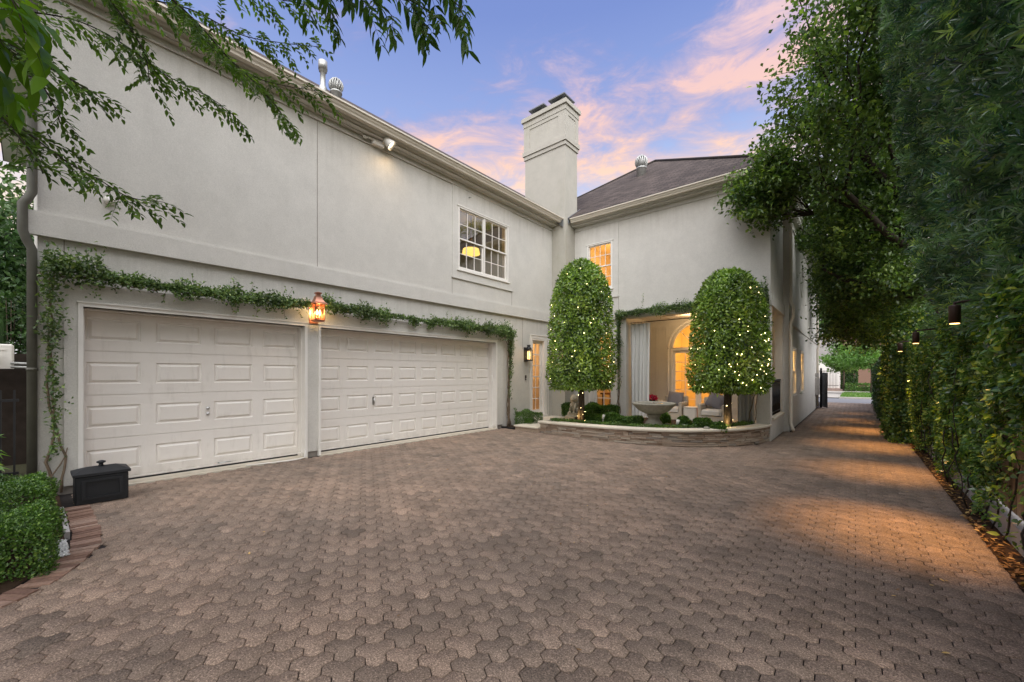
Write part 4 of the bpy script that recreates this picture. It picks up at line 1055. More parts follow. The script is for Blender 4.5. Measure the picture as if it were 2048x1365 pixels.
# ------------------------------------------------------------------ planter wall, step, planter bed
def ledger_wall():
    root = empty('planter_wall', (-4, 9.1, -.1), 'curved low planter wall of stacked tan ledger stone with limestone coping', 'planter')
    pts = [Vector((x,y,0)) for x,y in [(-6.5,10.2),(-6.5,9.5)]+PL]
    # resample finely
    f = []
    for a, c in zip(pts[:-1], pts[1:]):
        k = max(1, int((c-a).length/.02)); f += [a.lerp(c, i/k) for i in range(k)]
    f.append(pts[-1]); s = [0]
    for a, c in zip(f[:-1], f[1:]): s.append(s[-1]+(c-a).length)
    T_ = s[-1]
    def at(d):
        d = min(max(d,0),T_-1e-6); i = np.searchsorted(s, d, side='right')-1; t = (d-s[i])/max(1e-9,s[i+1]-s[i]); p = f[i].lerp(f[i+1], t)
        j0, j1 = max(0,i-6), min(len(f)-1,i+7); tan = (f[j1]-f[j0]).normalized(); return p, Vector((tan.y,-tan.x,0))
    b = MB(); r = random.Random(8); rows = 8; topz = .225
    for j in range(rows):
        d = -r.uniform(0,.3)
        while d < T_:
            ln = r.uniform(.09,.42); a, e = max(d,0), min(d+ln,T_); d += ln
            if e-a < .02: continue
            b.tint = min(1,max(0,r.gauss(.5,.26))); pr = r.uniform(.0,.032); k = max(1,int((e-a)/.08)); g = .004
            st = []
            for i in range(k+1):
                dd = a+g+(e-a-2*g)*i/k; p, n = at(dd); zb = gz(p.x)-.03; hh = (topz-zb)/rows
                z0_, z1_ = zb+hh*j+.004, zb+hh*(j+1)-.004; o = n*(.0+pr); q = n*-.07
                st.append([(p.x+q.x,p.y+q.y,z0_),(p.x+o.x,p.y+o.y,z0_),(p.x+o.x,p.y+o.y,z1_),(p.x+q.x,p.y+q.y,z1_)])
            vs = [v for row in st for v in row]; fs = [(i*4+m_, i*4+(m_+1)%4, i*4+4+(m_+1)%4, i*4+4+m_) for i in range(k) for m_ in range(4)] + [(3,2,1,0), tuple(range(k*4,k*4+4))]
            b.add(vs, fs)
    b.tint = .1
    st = [at(T_*i/120) for i in range(121)]
    for (p,n),(p2,n2) in zip(st[:-1], st[1:]):
        a = p-n*.02; c = p2-n2*.02; b.quad((a.x,a.y,gz(a.x)-.05),(c.x,c.y,gz(c.x)-.05),(c.x,c.y,.22),(a.x,a.y,.22))
    b.build('stone_facing', M['ledger'], root)
    b = MB()
    prof = [(.055,.232),(.06,.245),(.06,.272),(.05,.285),(-.27,.285),(-.27,.20),(-.10,.20),(.03,.225)]
    fr = [at(T_*i/140) for i in range(141)]
    b.sweep(prof, [(lambda o,z,p=p,n=n: (p.x+n.x*o, p.y+n.y*o, z)) for p,n in fr], True)
    b.build('coping', M['coping'], root)
    return at, T_
ledger_at, ledger_T = ledger_wall()
b = MB(); poly = [(-6.45,11.9),(-6.45,9.0)]+[(x+.05,y+.15) for x,y in PL]+[(-1.75,11.9)]
b.add([(x,y,.245) for x,y in poly], [tuple(range(len(poly)))]); tag(b.build('planter_soil', M['soil']), kind='structure')
L = empty('stone_step', (-6.9,9.6,-.03), 'broad limestone step in front of the glazed side door', 'step')
b = MB(); b.box(-7.28,-6.47,8.76,10.05,-.08,.085); b.build('riser', M['ledger'], L); b = MB(); b.bevbox(-7.31,-6.47,8.72,10.1,.085,.125,.012); b.build('tread', M['coping'], L)
b = MB(); b.bevbox(-7.8,-6.47,10.1,11.3,.0,.16,.012); tag(b.build('landing', M['coping']), 'pale stone landing under the glazed side door', 'step')
b = MB(); b.quad((-7.8,8.80,.02),(-7.3,8.80,.02),(-7.3,10.1,.04),(-7.8,10.1,.04)); b.build('mulch_bed', M['soil'])['kind'] = 'structure'
b = MB(); b.box(-7.78,-7.32,8.74,8.79,-.03,.045); b.box(-7.34,-7.315,8.79,10.0,-.03,.05); tag(b.build('bed_edging', M['black']), 'black edging of the small mulch bed by the stone step', 'edging')

# ground cover in the planter and low box hedges
def planter_cover():
    r = np.random.default_rng(21); n = 9000; ds = r.random(n)*(ledger_T-1.0)+.95; P = []
    for d, q in zip(ds, r.random(n)):
        p, nn = ledger_at(d); o = -.28-.26*q; P.append((p.x+nn.x*o, p.y+nn.y*o, .25+.085*r.random()))
    P = np.array(P); Nn = np.tile([0,0,1.],(len(P),1)); V,F,T = shell_leaves(P,Nn,r,.030,.018,1.0)
    tag(np_mesh('ground_cover', V,F,M['boxwood'],tint=T), 'low green ground cover along the inside of the planter coping', 'ground cover', kind='stuff')
planter_cover()
hedge('boxwood_hedge', (-6.35,-5.30,10.85,11.25,.22,.60), 9000, .046,.028, M['boxwood'], 'clipped box hedge in front of the french door behind the left topiary', seed=31)
hedge('boxwood_hedge', (-7.2,-6.75,10.9,11.3,.22,.60), 4500, .046,.028, M['boxwood'], 'short clipped box hedge in the corner behind the stone statue', seed=32)
hedge('boxwood_hedge', (-5.75,-4.20,10.0,10.28,.22,.43), 9000, .044,.027, M['boxwood'], 'low dark box border between the left topiary and the fountain', seed=33, rnd=.07)
for i,(x0_,x1_,y_,h_,lb) in enumerate(((-4.1,-3.72,10.6,.45,'low box mound directly behind the fountain pedestal'),(-3.42,-3.18,10.35,.42,'small round box ball to the right of the fountain'),(-3.05,-2.70,10.5,.43,'low box mound in front of the white side table'),(-2.85,-2.3,10.15,.37,'low box border at the foot of the right topiary'))):
    hedge('box_mound', (x0_,x1_,y_,y_+.3,.22,h_+.04), 2600, .044,.027, M['boxwood'], lb, 'shrub', seed=40+i, rnd=.1)
for i,(x,y) in enumerate(((-3.55,10.15),(-3.15,10.15),(-2.62,10.05))):
    b = MB(); b.ellip((x,y,.29),(.075,.06,.05),12,7); tag(b.build('garden_rock', M['stone'], origin=(x,y,.27)), ['pale rounded rock beside the fountain base','pale rock left of the white side table','pale rock near the foot of the right topiary'][i], 'rock')

# fountain
fx, fy, fz = -3.80, 9.92, .25
L = empty('fountain', (fx,fy,fz), 'weathered stone bowl fountain on a pedestal in the planter', 'fountain')
b = MB(); lob = lambda a, z: 1+.018*math.cos(28*a)*(1 if z > .50 else 0)
b.lathe([(.10,.30),(.20,.32),(.36,.40),(.44,.48),(.47,.52),(.485,.535),(.505,.55),(.51,.575),(.49,.595),(.45,.595),(.43,.57),(.30,.50),(.02,.46)], (fx,fy,fz), 112, wob=lob); b.build('bowl', M['stone'], L)
b = MB(); b.lathe([(.24,.0),(.24,.06),(.20,.08),(.19,.12),(.15,.16),(.13,.22),(.16,.27),(.17,.29),(.14,.31)], (fx,fy,fz), 28); b.build('pedestal', M['stone'], L)
b = MB(); b.bevbox(fx-.36,fx+.36,fy-.36,fy+.36,fz-.03,fz+.02,.01); b.build('base_slab', M['coping'], L)
b = MB(); b.lathe([(.445,.575),(.001,.577)], (fx,fy,fz), 40); b.build('water', M['water'], L)
b = MB(); b.lathe([(.03,.5),(.025,.60),(.008,.625)], (fx,fy,fz), 10); b.build('nozzle', M['stone'], L)
# path spots among the plants
for x,y,lb in ((-5.22,10.0,'white garden spotlight at the foot of the left curtain'),(-3.28,10.05,'white garden spotlight between the box mounds by the side table')):
    L = empty('garden_spotlight', (x,y,.25), lb, 'spotlight', 'garden spotlights in the planter')
    b = MB(); b.tube([(x,y,.25),(x,y,.33)], .012, 6); b.build('stake', M['white'], L); b = MB(); b.tube([(x,y,.33),(x+.01,y+.04,.44)], [.03,.042], 10); b.build('head', M['white'], L)
# statue
stx, sty = -6.72, 11.0
L = empty('statue', (stx,sty,.22), 'weathered seated stone lion statue on a stepped plinth behind the left topiary', 'statue')
b = MB(); b.bevbox(stx-.22,stx+.22,sty-.2,sty+.2,.18,.26,.01); b.bevbox(stx-.17,stx+.17,sty-.16,sty+.16,.26,.34,.01); b.build('plinth', M['carved'], L)
b = MB(); c = (stx,sty,.34)
b.ellip((stx-.03,sty+.04,.47),(.13,.15,.14),14,9); b.ellip((stx,sty-.01,.60),(.11,.12,.17),14,9); b.ellip((stx+.01,sty-.05,.77),(.12,.12,.11),14,9); b.ellip((stx+.02,sty-.13,.75),(.055,.07,.05),10,7)
for s in (-1,1):
    b.tube([(stx+s*.07,sty-.06,.62),(stx+s*.075,sty-.13,.47),(stx+s*.075,sty-.13,.36)],[.05,.035,.03],8); b.ellip((stx+s*.075,sty-.16,.36),(.04,.06,.03),10,6); b.ellip((stx+s*.12,sty-.0,.42),(.06,.12,.08),10,7); b.ellip((stx+s*.08,sty-.04,.87),(.025,.02,.035),8,6)
for k in range(18):
    a = 2*math.pi*k/18; b.ellip((stx+.12*math.cos(a),sty-.02,.76+.12*math.sin(a)),(.035,.05,.035),8,5)
b.build('lion_figure', M['carved'], L)

# ------------------------------------------------------------------ porch furniture
def armchair(x, y, lb, turn):
    L = empty('porch_armchair', (x,y,.10), lb, 'armchair', 'wicker armchairs on the porch')
    b = MB(); w = .37
    b.bevbox(x-w+.012,x+w-.012,y-.36,y+.36,.10,.34,.03); b.build('base', M['wicker'], L)
    for s in (-1,1): b = MB(); b.bevbox(x+s*w-.05*(s+1)/2*2+.0,x+s*w+.10-.05*(s+1),y-.37,y+.34,.101,.66,.03) if s<0 else b.bevbox(x+w-.09,x+w+.01,y-.37,y+.34,.101,.66,.03); b.build('arm', M['wicker'], L)
    b = MB(); b.bevbox(x-w,x+w,y+.28,y+.40,.102,.84,.04); b.build('backrest', M['wicker'], L)
    b = MB(); b.bevbox(x-w+.10,x+w-.10,y-.39,y+.26,.345,.50,.045); b.build('seat_cushion', M['cushion'], L)
    c = MB(); Rm = Matrix.Rotation(R(turn),3,'Y') @ Matrix.Rotation(R(-16),3,'X'); n = 9; vs = []
    for s in (-1,1):
        for i in range(n):
            for j in range(n):
                u, v = i/(n-1)*2-1, j/(n-1)*2-1; q = (1-u**4)*(1-v**4); cr = 1-.06*(1-abs(u))*0-.05*(1-u*u)*(1 if abs(v)==1 else 0)
                vs.append(Rm @ Vector((u*.24*cr, s*(.01+.075*q), v*.23*cr)) + Vector((x+.02,y+.16,.74)))
    fs = []
    for s in (0,1):
        for i in range(n-1):
            for j in range(n-1): a = s*n*n+i*n+j; fs.append((a,a+n,a+n+1,a+1) if s else (a,a+1,a+n+1,a+n))
    c.add(vs, fs, True); c.build('pillow', M['pillow'], L)
armchair(-4.55, 13.55, 'wicker armchair with grey pillow left of the white side table', 4)
armchair(-3.22, 13.15, 'wicker armchair with leaning grey pillow right of the white side table', 24)
L = empty('side_table', (-3.93,13.4,.10), 'white square side table between the two porch armchairs', 'table')
b = MB(); b.bevbox(-4.13,-3.73,13.2,13.6,.10,.50,.03); b.build('body', M['cushion'], L); b = MB(); b.bevbox(-4.12,-3.72,13.19,13.59,.501,.525,.012); b.build('top', M['white'], L)
b = MB(); b.bevbox(-3.725,-3.70,13.22,13.58,.12,.49,.008); b.build('side_panel', M['terra'], L)
L = empty('console_table', (-5.3,13.9,.10), 'low pale table behind the fountain carrying pink flowers', 'table')
b = MB(); b.box(-5.65,-4.98,13.7,14.1,.54,.575); b.build('top', M['cushion'], L)
for x in (-5.63,-5.04):
    for y in (13.72,14.04): b = MB(); b.box(x,x+.04,y,y+.04,.1,.54); b.build('leg', M['wicker'], L)
L = empty('flower_pot', (-5.42,13.9,.575), 'low dark bowl of magenta flowers on the porch table', 'flowers')
b = MB(); b.lathe([(.09,0),(.14,.05),(.15,.09)], (-5.42,13.9,.575), 16); b.build('pot', M['bronze'], L)
r = np.random.default_rng(2); P = np.array([-5.42,13.9,.72])+unit(420,r)*np.array([.24,.16,.11])*r.uniform(.75,1,(420,1)); V,F,T = leaf_arrays(P, unit(420,r), unit(420,r), .05, .045, r=r); np_mesh('blooms', V,F,M['petal'],L,tint=T)
for k,(x,lb) in enumerate(((-5.13,'small white mug nearest the flowers on the porch table'),(-5.03,'small white mug at the right end of the porch table'))):
    L = empty('mug', (x,13.85,.575), lb, 'mug'); b = MB(); b.lathe([(.03,0),(.035,.02),(.035,.09),(.03,.09),(.028,.01)], (x,13.85,.575), 14); b.build('body', M['white'], L)
    b = MB(); b.tube([(x+.033,13.85,.64),(x+.055,13.85,.635),(x+.055,13.85,.605),(x+.033,13.85,.60)], .006, 6); b.build('handle', M['white'], L)
b = MB(); b.bevbox(-4.75,-4.35,13.0,13.2,3.40,3.45,.01); tag(b.build('ceiling_speaker', M['bronze']), 'small flat dark fitting on the porch ceiling', 'fitting')

def curtain(x0, x1, y, z0, z1, folds, amp, lb, axis='x', gather=.8, seed=1):
    r = random.Random(seed); b = MB(); n = folds*8; rows = 12; vs = []; ph = [r.uniform(-.5,.5) for _ in range(folds+1)]
    for j in range(rows+1):
        t = j/rows; z_ = z1+(z0-z1)*t; pinch = 1-(1-gather)*(1-abs(2*t-1))*0-(1-gather)*t*.6
        for i in range(n+1):
            s = i/n; a = s*folds*2*math.pi + .25*math.sin(3*t+s*9); o = amp*(.55+.45*t)*math.sin(a)*(1+.35*math.sin(s*17+1)); u = (x0+x1)/2+(s-.5)*(x1-x0)*pinch + .012*math.sin(a*2+t*2)
            vs.append((u, y+o, z_) if axis == 'x' else (y+o, u, z_))
    b.add(vs, [(j*(n+1)+i, j*(n+1)+i+1, (j+1)*(n+1)+i+1, (j+1)*(n+1)+i) for j in range(rows) for i in range(n)], True)
    return b
def curtain_thing(name, lb, m, *a, **k):
    L = empty('porch_curtain', (a[0] if k.get('axis','x')=='x' else a[2], a[2] if k.get('axis','x')=='x' else a[0], a[3]), lb, 'curtain', 'curtains of the porch')
    curtain(*a, lb, **k).build('drape', m, L); b = MB()
    n = 6
    for i in range(n):
        u = a[0]+(a[1]-a[0])*(i+.5)/n; c = (u, a[2], a[4]+.03) if k.get('axis','x')=='x' else (a[2], u, a[4]+.03)
        b.tube([(c[0]+(.022*math.cos(t) if k.get('axis','x')!='x' else 0), c[1]+(.022*math.cos(t) if k.get('axis','x')=='x' else 0), c[2]+.022*math.sin(t)) for t in [2*math.pi*q/8 for q in range(9)]], .004, 4, cap=False)
    build_each(b, 'ring', M['bronze'], L)
curtain_thing('porch_curtain', 'long white curtain hanging at the left side of the porch opening', M['fabric'], -5.45,-4.80,12.22,.22,3.12,5,.085, seed=1)
curtain_thing('porch_curtain', 'gathered white curtain behind the trunk of the right topiary', M['fabric'], -2.45,-2.02,12.25,.14,3.12,4,.08, seed=2)
curtain_thing('porch_curtain', 'white curtain in the side opening of the porch above the iron grille', M['fabric'], 12.45,12.95,CX-.16,.50,3.12,5,.05, axis='y', seed=3)
b = MB(); b.tube([(-5.45,12.22,3.155),(-1.93,12.25,3.155)], .012, 8); tag(b.build('curtain_rod', M['bronze']), 'thin dark curtain rod across the front of the porch', 'rod')
lamp('porch_fill', 'POINT', (-4.0,13.6,3.25), 26, (1,.66,.34), .12)  # added warm fill standing in for light spilling from the room
# ------------------------------------------------------------------ topiaries with fairy lights
def topiary(x, y, zb, zc, zt, rad, lb, lb2, seed, n=19000, nb=100, side=0):
    r = np.random.default_rng(seed); root = empty('topiary_tree', (x,y,zb), lb, 'topiary')
    H = zt-zc
    def prof(t):   # radius along the height: rounded skirt, straight flanks, domed top
        return rad*np.where(t<.12, .86+.14*np.sin(np.clip(t/.12,0,1)*np.pi/2), np.where(t<.55, 1-.10*((t-.12)/.43)**1.3, .90*np.sqrt(np.clip(1-((t-.55)/.45)**2.15,0,1))))
    def surf(n):
        t = np.r_[r.random(int(n*.72)), r.beta(4,1.1,int(n*.18)), r.beta(1,12,n-int(n*.72)-int(n*.18))]; n = len(t); a = r.uniform(0,2*np.pi,n)
        R0 = prof(t); lump = 1+.030*np.sin(a*7+t*13)+.028*np.sin(a*13-t*21)+.028*np.sin(t*34+a*5+seed)*np.sin(a*9+t*9)
        low = t<.10; rr = R0*lump*np.where(low&(r.random(n)<.5), np.sqrt(r.random(n)), 1)
        P = np.c_[rr*np.cos(a), rr*np.sin(a), H*t]; dR = (prof(np.clip(t+.01,0,1))-prof(np.clip(t-.01,0,1)))/(.02*H)
        Nn = np.c_[np.cos(a), np.sin(a), -np.clip(dR,-4,1)]; return P, nrm(Nn), t
    P, Nn, t = surf(n); P = P-Nn*(r.random((n,1))**1.9*.34)+r.normal(0,.012,(n,3))+np.array([x,y,zc])
    D = Nn*.7+unit(n,r)*.8+np.array([0,0,-.15]); CR = leaf_arrays(P,D,Nn+unit(n,r)*.55,.082*r.uniform(.7,1.3,n),.045,False,.15,r=r)
    k = 500; a = r.uniform(0,2*np.pi,k); q = np.sqrt(r.random(k))*rad*.9            # drooping skirt
    P2 = np.c_[x+q*np.cos(a),y+q*np.sin(a),zc+.03+.10*(q/rad)+r.normal(0,.03,k)]; D2 = np.c_[np.cos(a)*.4,np.sin(a)*.4,-np.ones(k)]
    V,F,T = merge([CR, leaf_arrays(P2,D2,unit(k,r),.085,.036,r=r)]); np_mesh('crown', V,F,M['topiary'],root,tint=T)
    b = MB(); R_ = random.Random(seed)
    for i in range(3):
        a = i*2.1+seed; b.tube([(x+.05*math.cos(a),y+.05*math.sin(a),zb),(x+.045*math.cos(a+.6),y+.045*math.sin(a+.6),(zb+zc)/2),(x+.04*math.cos(a+1.2),y+.04*math.sin(a+1.2),zc+.3)], [.060,.052,.048], 9)
    for i in range(26):
        a = R_.uniform(0,6.28); h = R_.uniform(.05,.85); rr = float(prof(np.array(h)))*.8; z0_ = zc+H*h*.75
        b.tube([(x,y,z0_),(x+rr*.5*math.cos(a),y+rr*.5*math.sin(a),z0_+.1),(x+rr*math.cos(a),y+rr*math.sin(a),z0_+.28)], [.022,.012,.004], 5)
    b.tube([(x,y,zc),(x,y,zt-.4)],[.045,.012],7); b.build('trunk', M['bark'], root)
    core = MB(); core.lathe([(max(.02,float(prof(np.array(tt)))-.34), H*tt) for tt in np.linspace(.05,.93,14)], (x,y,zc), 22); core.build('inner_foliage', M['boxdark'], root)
    # string lights: warm bulbs wound through the crown and down the trunk
    S = empty('string_lights', (x,y,zb), lb2, 'fairy lights'); th = []
    turns = 9; k = nb-18
    for i in range(k):
        tt = .04+.84*((i+.5)/k); tt = tt+r.normal(0,.015); a = turns*2*np.pi*(i/k)+r.normal(0,.22); a = a if not side or r.random() < .45 else r.normal(-.75,.55); tt = tt if not side or r.random() < .6 else .04+.45*r.random(); rr = float(prof(np.array(np.clip(tt,0,1))))+.004+r.normal(0,.022); th.append((x+rr*math.cos(a),y+rr*math.sin(a),zc+H*tt))
    for i in range(18):
        a = i*1.9; tt = i/17; rr = .075+(.10 if i < 5 else 0)*r.random(); th.append((x+rr*math.cos(a),y+rr*math.sin(a),zb+.03+(zc-zb+.1)*tt))
    me = None
    for p in th:
        if me is None:
            b = MB(); b.ellip((0,0,0),(.0078,.0078,.0092),8,6); o = b.build('bulb', M['bulb'], S, origin=(0,0,0)); me = o.data
            me.transform(Matrix.Identity(4)); o.location = Vector(p)-Vector((x,y,zb))
        else:
            o = bpy.data.objects.new('bulb', me); COL.objects.link(o); o.parent = S; o.location = Vector(p)-Vector((x,y,zb)); o.scale = [r.uniform(.55,1.15)]*3
    b = MB(); pts = th[:k]; fine = []
    for i in range(0, k-1): b.tube([pts[i], [(pts[i][q]+pts[i+1][q])/2*1.0 for q in range(3)], pts[i+1]], .0018, 3, cap=False)
    b.tube(th[k:], .0018, 3, cap=False); b.build('wire', M['bronze'], S)
    for hh, en in ((.22,2.6), (.6,1.4)):
        for a in (-2.4, -1.0): lamp('fairy_glow', 'POINT', (x+(rad+.08)*math.cos(a), y+(rad+.08)*math.sin(a), zc+H*hh), en, (1,.72,.30), .25)
    lamp('fairy_glow', 'POINT', (x-.02,y-.16,zb+.12), 2.2, (1,.72,.30), .08)
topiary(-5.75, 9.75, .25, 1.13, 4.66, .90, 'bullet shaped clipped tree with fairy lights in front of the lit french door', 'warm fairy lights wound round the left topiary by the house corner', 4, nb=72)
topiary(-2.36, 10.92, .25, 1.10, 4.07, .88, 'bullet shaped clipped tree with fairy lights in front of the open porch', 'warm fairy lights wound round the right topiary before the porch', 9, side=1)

# ------------------------------------------------------------------ vines on the house
def vine(name, lb, stems, clusters, seed, m=None, L=.055, W=.028, normal=(1,0,0), wisps=()):
    """stems: polylines with radius; clusters: (polyline, half height, half depth, leaves per metre)"""
    r = np.random.default_rng(seed); rr = random.Random(seed); root = empty(name, stems[0][0][0], lb, 'vine'); b = MB()
    for pts, rad in stems:
        P = [Vector(p) for p in pts]; out = []
        for a, c in zip(P[:-1], P[1:]):
            k = max(2, int((c-a).length/.12))
            for i in range(k): out.append(a.lerp(c, i/k)+Vector((rr.uniform(-.018,.018),rr.uniform(-.018,.018),rr.uniform(-.018,.018))))
        out.append(P[-1]); b.tube(out, [rad*(1-.55*i/len(out)) for i in range(len(out))], 6)
    b.build('stems', M['vinestem'], root); parts = []; n0 = np.array(normal, float)
    for pts, hh, dd, dens in clusters:
        for a, c in zip(pts[:-1], pts[1:]):
            a, c = np.array(a), np.array(c); ln = np.linalg.norm(c-a); n = max(3,int(ln*dens*1.5)); t = r.random(n)
            env = .55+.45*np.sin(t*ln*5.3+seed+a[1]*3+a[0]*2)*np.sin(t*ln*2.1+a[2]); 
            P = a+(c-a)*t[:,None]; side = np.cross(c-a, n0); side = side/np.linalg.norm(side)
            o = r.normal(0,1,n)*np.clip(env,.25,1)*hh*.6; P = P+side*o[:,None]*1.6+n0*(np.abs(r.normal(0,.6,n))*dd)[:,None]
            D = unit(n,r)*.8+n0*.35+np.array([0,0,.25]); parts.append(leaf_arrays(P,D,n0*.8+unit(n,r)*.8+np.array([0,0,.5]),L*r.uniform(.6,1.3,n),W*r.uniform(.7,1.3,n),False,.2,r=r))
    for pts, num in wisps:
        P = np.array([np.array(pts[0])+(np.array(pts[-1])-np.array(pts[0]))*t for t in np.linspace(0,1,num)])+r.normal(0,.012,(num,3)); D = unit(num,r)+n0*.3
        parts.append(leaf_arrays(P,D,n0+unit(num,r)*.6,L*.9,W*.9,r=r))
    V,F,T = merge(parts); np_mesh('leaves', V,F,m or M['vine'],root,tint=T); return root
vx = -7.70
rr = random.Random(4)
def wob(y0,y1,z0,z1,n,x=vx,a=.05): return [(x+rr.uniform(-.02,.05), y0+(y1-y0)*i/n+rr.uniform(-.03,.03), z0+(z1-z0)*i/n+rr.uniform(-a,a)) for i in range(n+1)]
stems = [([(-7.72,.20,.02),(-7.72,.14,.45),(-7.73,.20,.9),(-7.72,.13,1.4),(-7.72,.17,2.0),(-7.72,.16,2.75)],.017), ([(-7.70,.27,.05),(-7.71,.29,.5),(-7.71,.20,.95),(-7.72,.19,1.6),(-7.72,.13,2.2),(-7.72,.2,2.8)],.014), ([(-7.72,.12,.1),(-7.72,.24,.4),(-7.72,.31,.6)],.010),
         (wob(.1,3.3,2.80,2.76,12),.012), (wob(3.45,5.8,2.80,2.78,9),.011), (wob(6.1,9.0,2.78,2.75,10),.012)]
wisps = []
for k in range(46):
    y = rr.uniform(.2,8.9); h = rr.uniform(.10,.30)*(1 if rr.random()<.6 else -1); p = [(-7.70,y,2.79),(-7.66,y+rr.uniform(-.12,.12),2.79+h)]
    if abs(y-3.42) > .2: stems.append((p,.0035)); wisps.append((p,9))
clus = [([(vx,.10,2.92),(vx,.62,2.88)],.16,.12,1500), ([(vx,.6,2.84),(vx,1.4,2.80)],.075,.10,1000), ([(vx,1.35,2.80),(vx,2.2,2.80)],.12,.13,1250), ([(vx,2.1,2.79),(vx,3.05,2.79)],.085,.11,1150), ([(vx,3.0,2.80),(vx,3.32,2.82)],.07,.08,900), ([(vx,3.52,2.90),(vx,3.72,2.86)],.12,.10,1300),
        ([(vx,3.7,2.84),(vx,4.5,2.80)],.10,.13,1200), ([(vx,4.4,2.80),(vx,5.0,2.78)],.10,.13,1100), ([(vx,4.95,2.80),(vx,5.35,2.80)],.045,.06,480), ([(vx,5.3,2.80),(vx,6.1,2.77)],.04,.05,330), ([(vx,5.5,2.76),(vx,5.75,2.72)],.10,.08,700), ([(vx,6.0,2.74),(vx,6.2,2.72)],.11,.08,800), ([(vx,6.15,2.80),(vx,7.1,2.78)],.08,.10,900), ([(vx,7.0,2.78),(vx,8.1,2.76)],.14,.16,1500), ([(vx,8.0,2.78),(vx,8.95,2.76)],.13,.15,1400),
        ([(vx,.16,2.75),(vx,.18,1.9)],.09,.08,330), ([(vx,.16,1.9),(vx,.2,1.2)],.08,.07,170), ([(vx,.2,1.2),(vx,.2,.5)],.09,.08,130)]
vine('climbing_vine', 'leafy vine trained along the top of both garage doors from the left corner', stems, clus, 11, wisps=wisps)
st = []
for k in range(7):
    y0 = 8.93+.035*k; st.append(([(-7.74+.02*(k%3),y0+rr.uniform(-.1,.12),.02),(-7.73,8.99+rr.uniform(-.09,.09),.55),(-7.73,9.0+rr.uniform(-.06,.06),1.15),(-7.73,9.02+rr.uniform(-.1,.1),1.8),(-7.72,9.0+rr.uniform(-.09,.09),2.35),(-7.72,8.9+rr.uniform(-.15,.05),2.75)],.010+.003*(k%3)))
vine('climbing_vine', 'bare stemmed vine rising beside the right jamb of the wide garage door', st, [([(vx,8.85,2.80),(vx,9.12,2.62)],.14,.12,1300), ([(vx,9.05,2.65),(vx,9.03,2.1)],.10,.08,520), ([(vx,9.03,2.1),(vx,9.02,1.5)],.09,.07,260), ([(vx,9.02,1.5),(vx,9.0,.8)],.06,.05,70), ([(-7.6,9.12,.55),(-7.6,9.2,.3)],.06,.04,160)], 12)
vy = 11.86
st = [([(-5.66,vy,.3),(-5.62,vy,1.0),(-5.68,vy,1.6),(-5.60,vy,2.3),(-5.64,vy,3.3)],.014), ([(-5.58,vy,.3),(-5.68,vy,.9),(-5.60,vy,1.5),(-5.67,vy,2.2),(-5.6,vy,3.3)],.012), ([(-5.72,vy,.5),(-5.57,vy,1.3),(-5.70,vy,2.0),(-5.58,vy,3.3)],.010),
      ([(-2.1,vy,.3),(-1.98,vy,.9),(-1.80,vy,1.4),(-1.76,vy,2.2),(-1.78,vy,3.3)],.014), ([(-1.95,vy,.3),(-1.9,vy,1.0),(-1.74,vy,1.6),(-1.80,vy,2.6),(-1.74,vy,3.4)],.011), ([(-5.7,vy,3.38),(-4.6,vy,3.42),(-3.4,vy,3.45),(-2.4,vy,3.43),(-1.7,vy,3.45)],.012), ([(-4.9,vy,3.4),(-4.86,vy,3.9)],.003)]
clus = [([(-5.72,vy,3.38),(-5.0,vy,3.42)],.12,.10,1100), ([(-5.0,vy,3.42),(-4.1,vy,3.44)],.10,.10,950), ([(-4.1,vy,3.44),(-3.2,vy,3.44)],.09,.08,850), ([(-3.2,vy,3.44),(-2.3,vy,3.46)],.10,.10,900), ([(-2.4,vy,3.48),(-1.66,vy,3.55)],.25,.16,2400), ([(-1.76,vy,3.4),(-1.76,vy,2.3)],.11,.10,520),
        ([(-5.64,vy,3.3),(-5.64,vy,2.4)],.09,.08,520), ([(-5.64,vy,2.4),(-5.63,vy,1.7)],.08,.08,330), ([(-5.63,vy,1.7),(-5.63,vy,1.0)],.05,.05,70)]
vine('climbing_vine', 'vine framing the porch opening along its lintel and both pillars', st, clus, 13, normal=(0,-1,0), wisps=[([(-4.9,vy,3.4),(-4.86,vy,3.95)],14)])

# ------------------------------------------------------------------ right side: fence, jasmine, lamps
FX = 1.24
L = empty('board_fence', (FX, 12, -.14), 'weathered vertical board fence on a concrete kerb behind the jasmine', 'fence')
b = MB(); r_ = random.Random(3); y = 2.5
while y < 30:
    wd = .14; b.tint = r_.random(); b.box(FX+r_.uniform(0,.008), FX+.025, y, y+wd-.006, .12, 2.15+r_.uniform(-.01,.01)); y += wd
b.build('boards', M['board'], L)
b = MB(); y = 2.5
while y < 30: b.box(FX-.07, FX+.10, y, y+1.49, -.2, .085+.004*r_.random()); y += 1.5
b.build('concrete_kerb', M['concrete'], L)
for zz in (.35, 1.2, 2.0): b = MB(); b.box(FX+.027, FX+.07, 2.5, 30, zz, zz+.09); b.build('rail', M['board'], L)
b = MB(); b.quad((.985,-3,-.136),(FX-.06,-3,-.128),(FX-.06,30.5,-.128),(.985,30.5,-.136)); b.build('mulch_strip', M['soil'])['kind'] = 'structure'

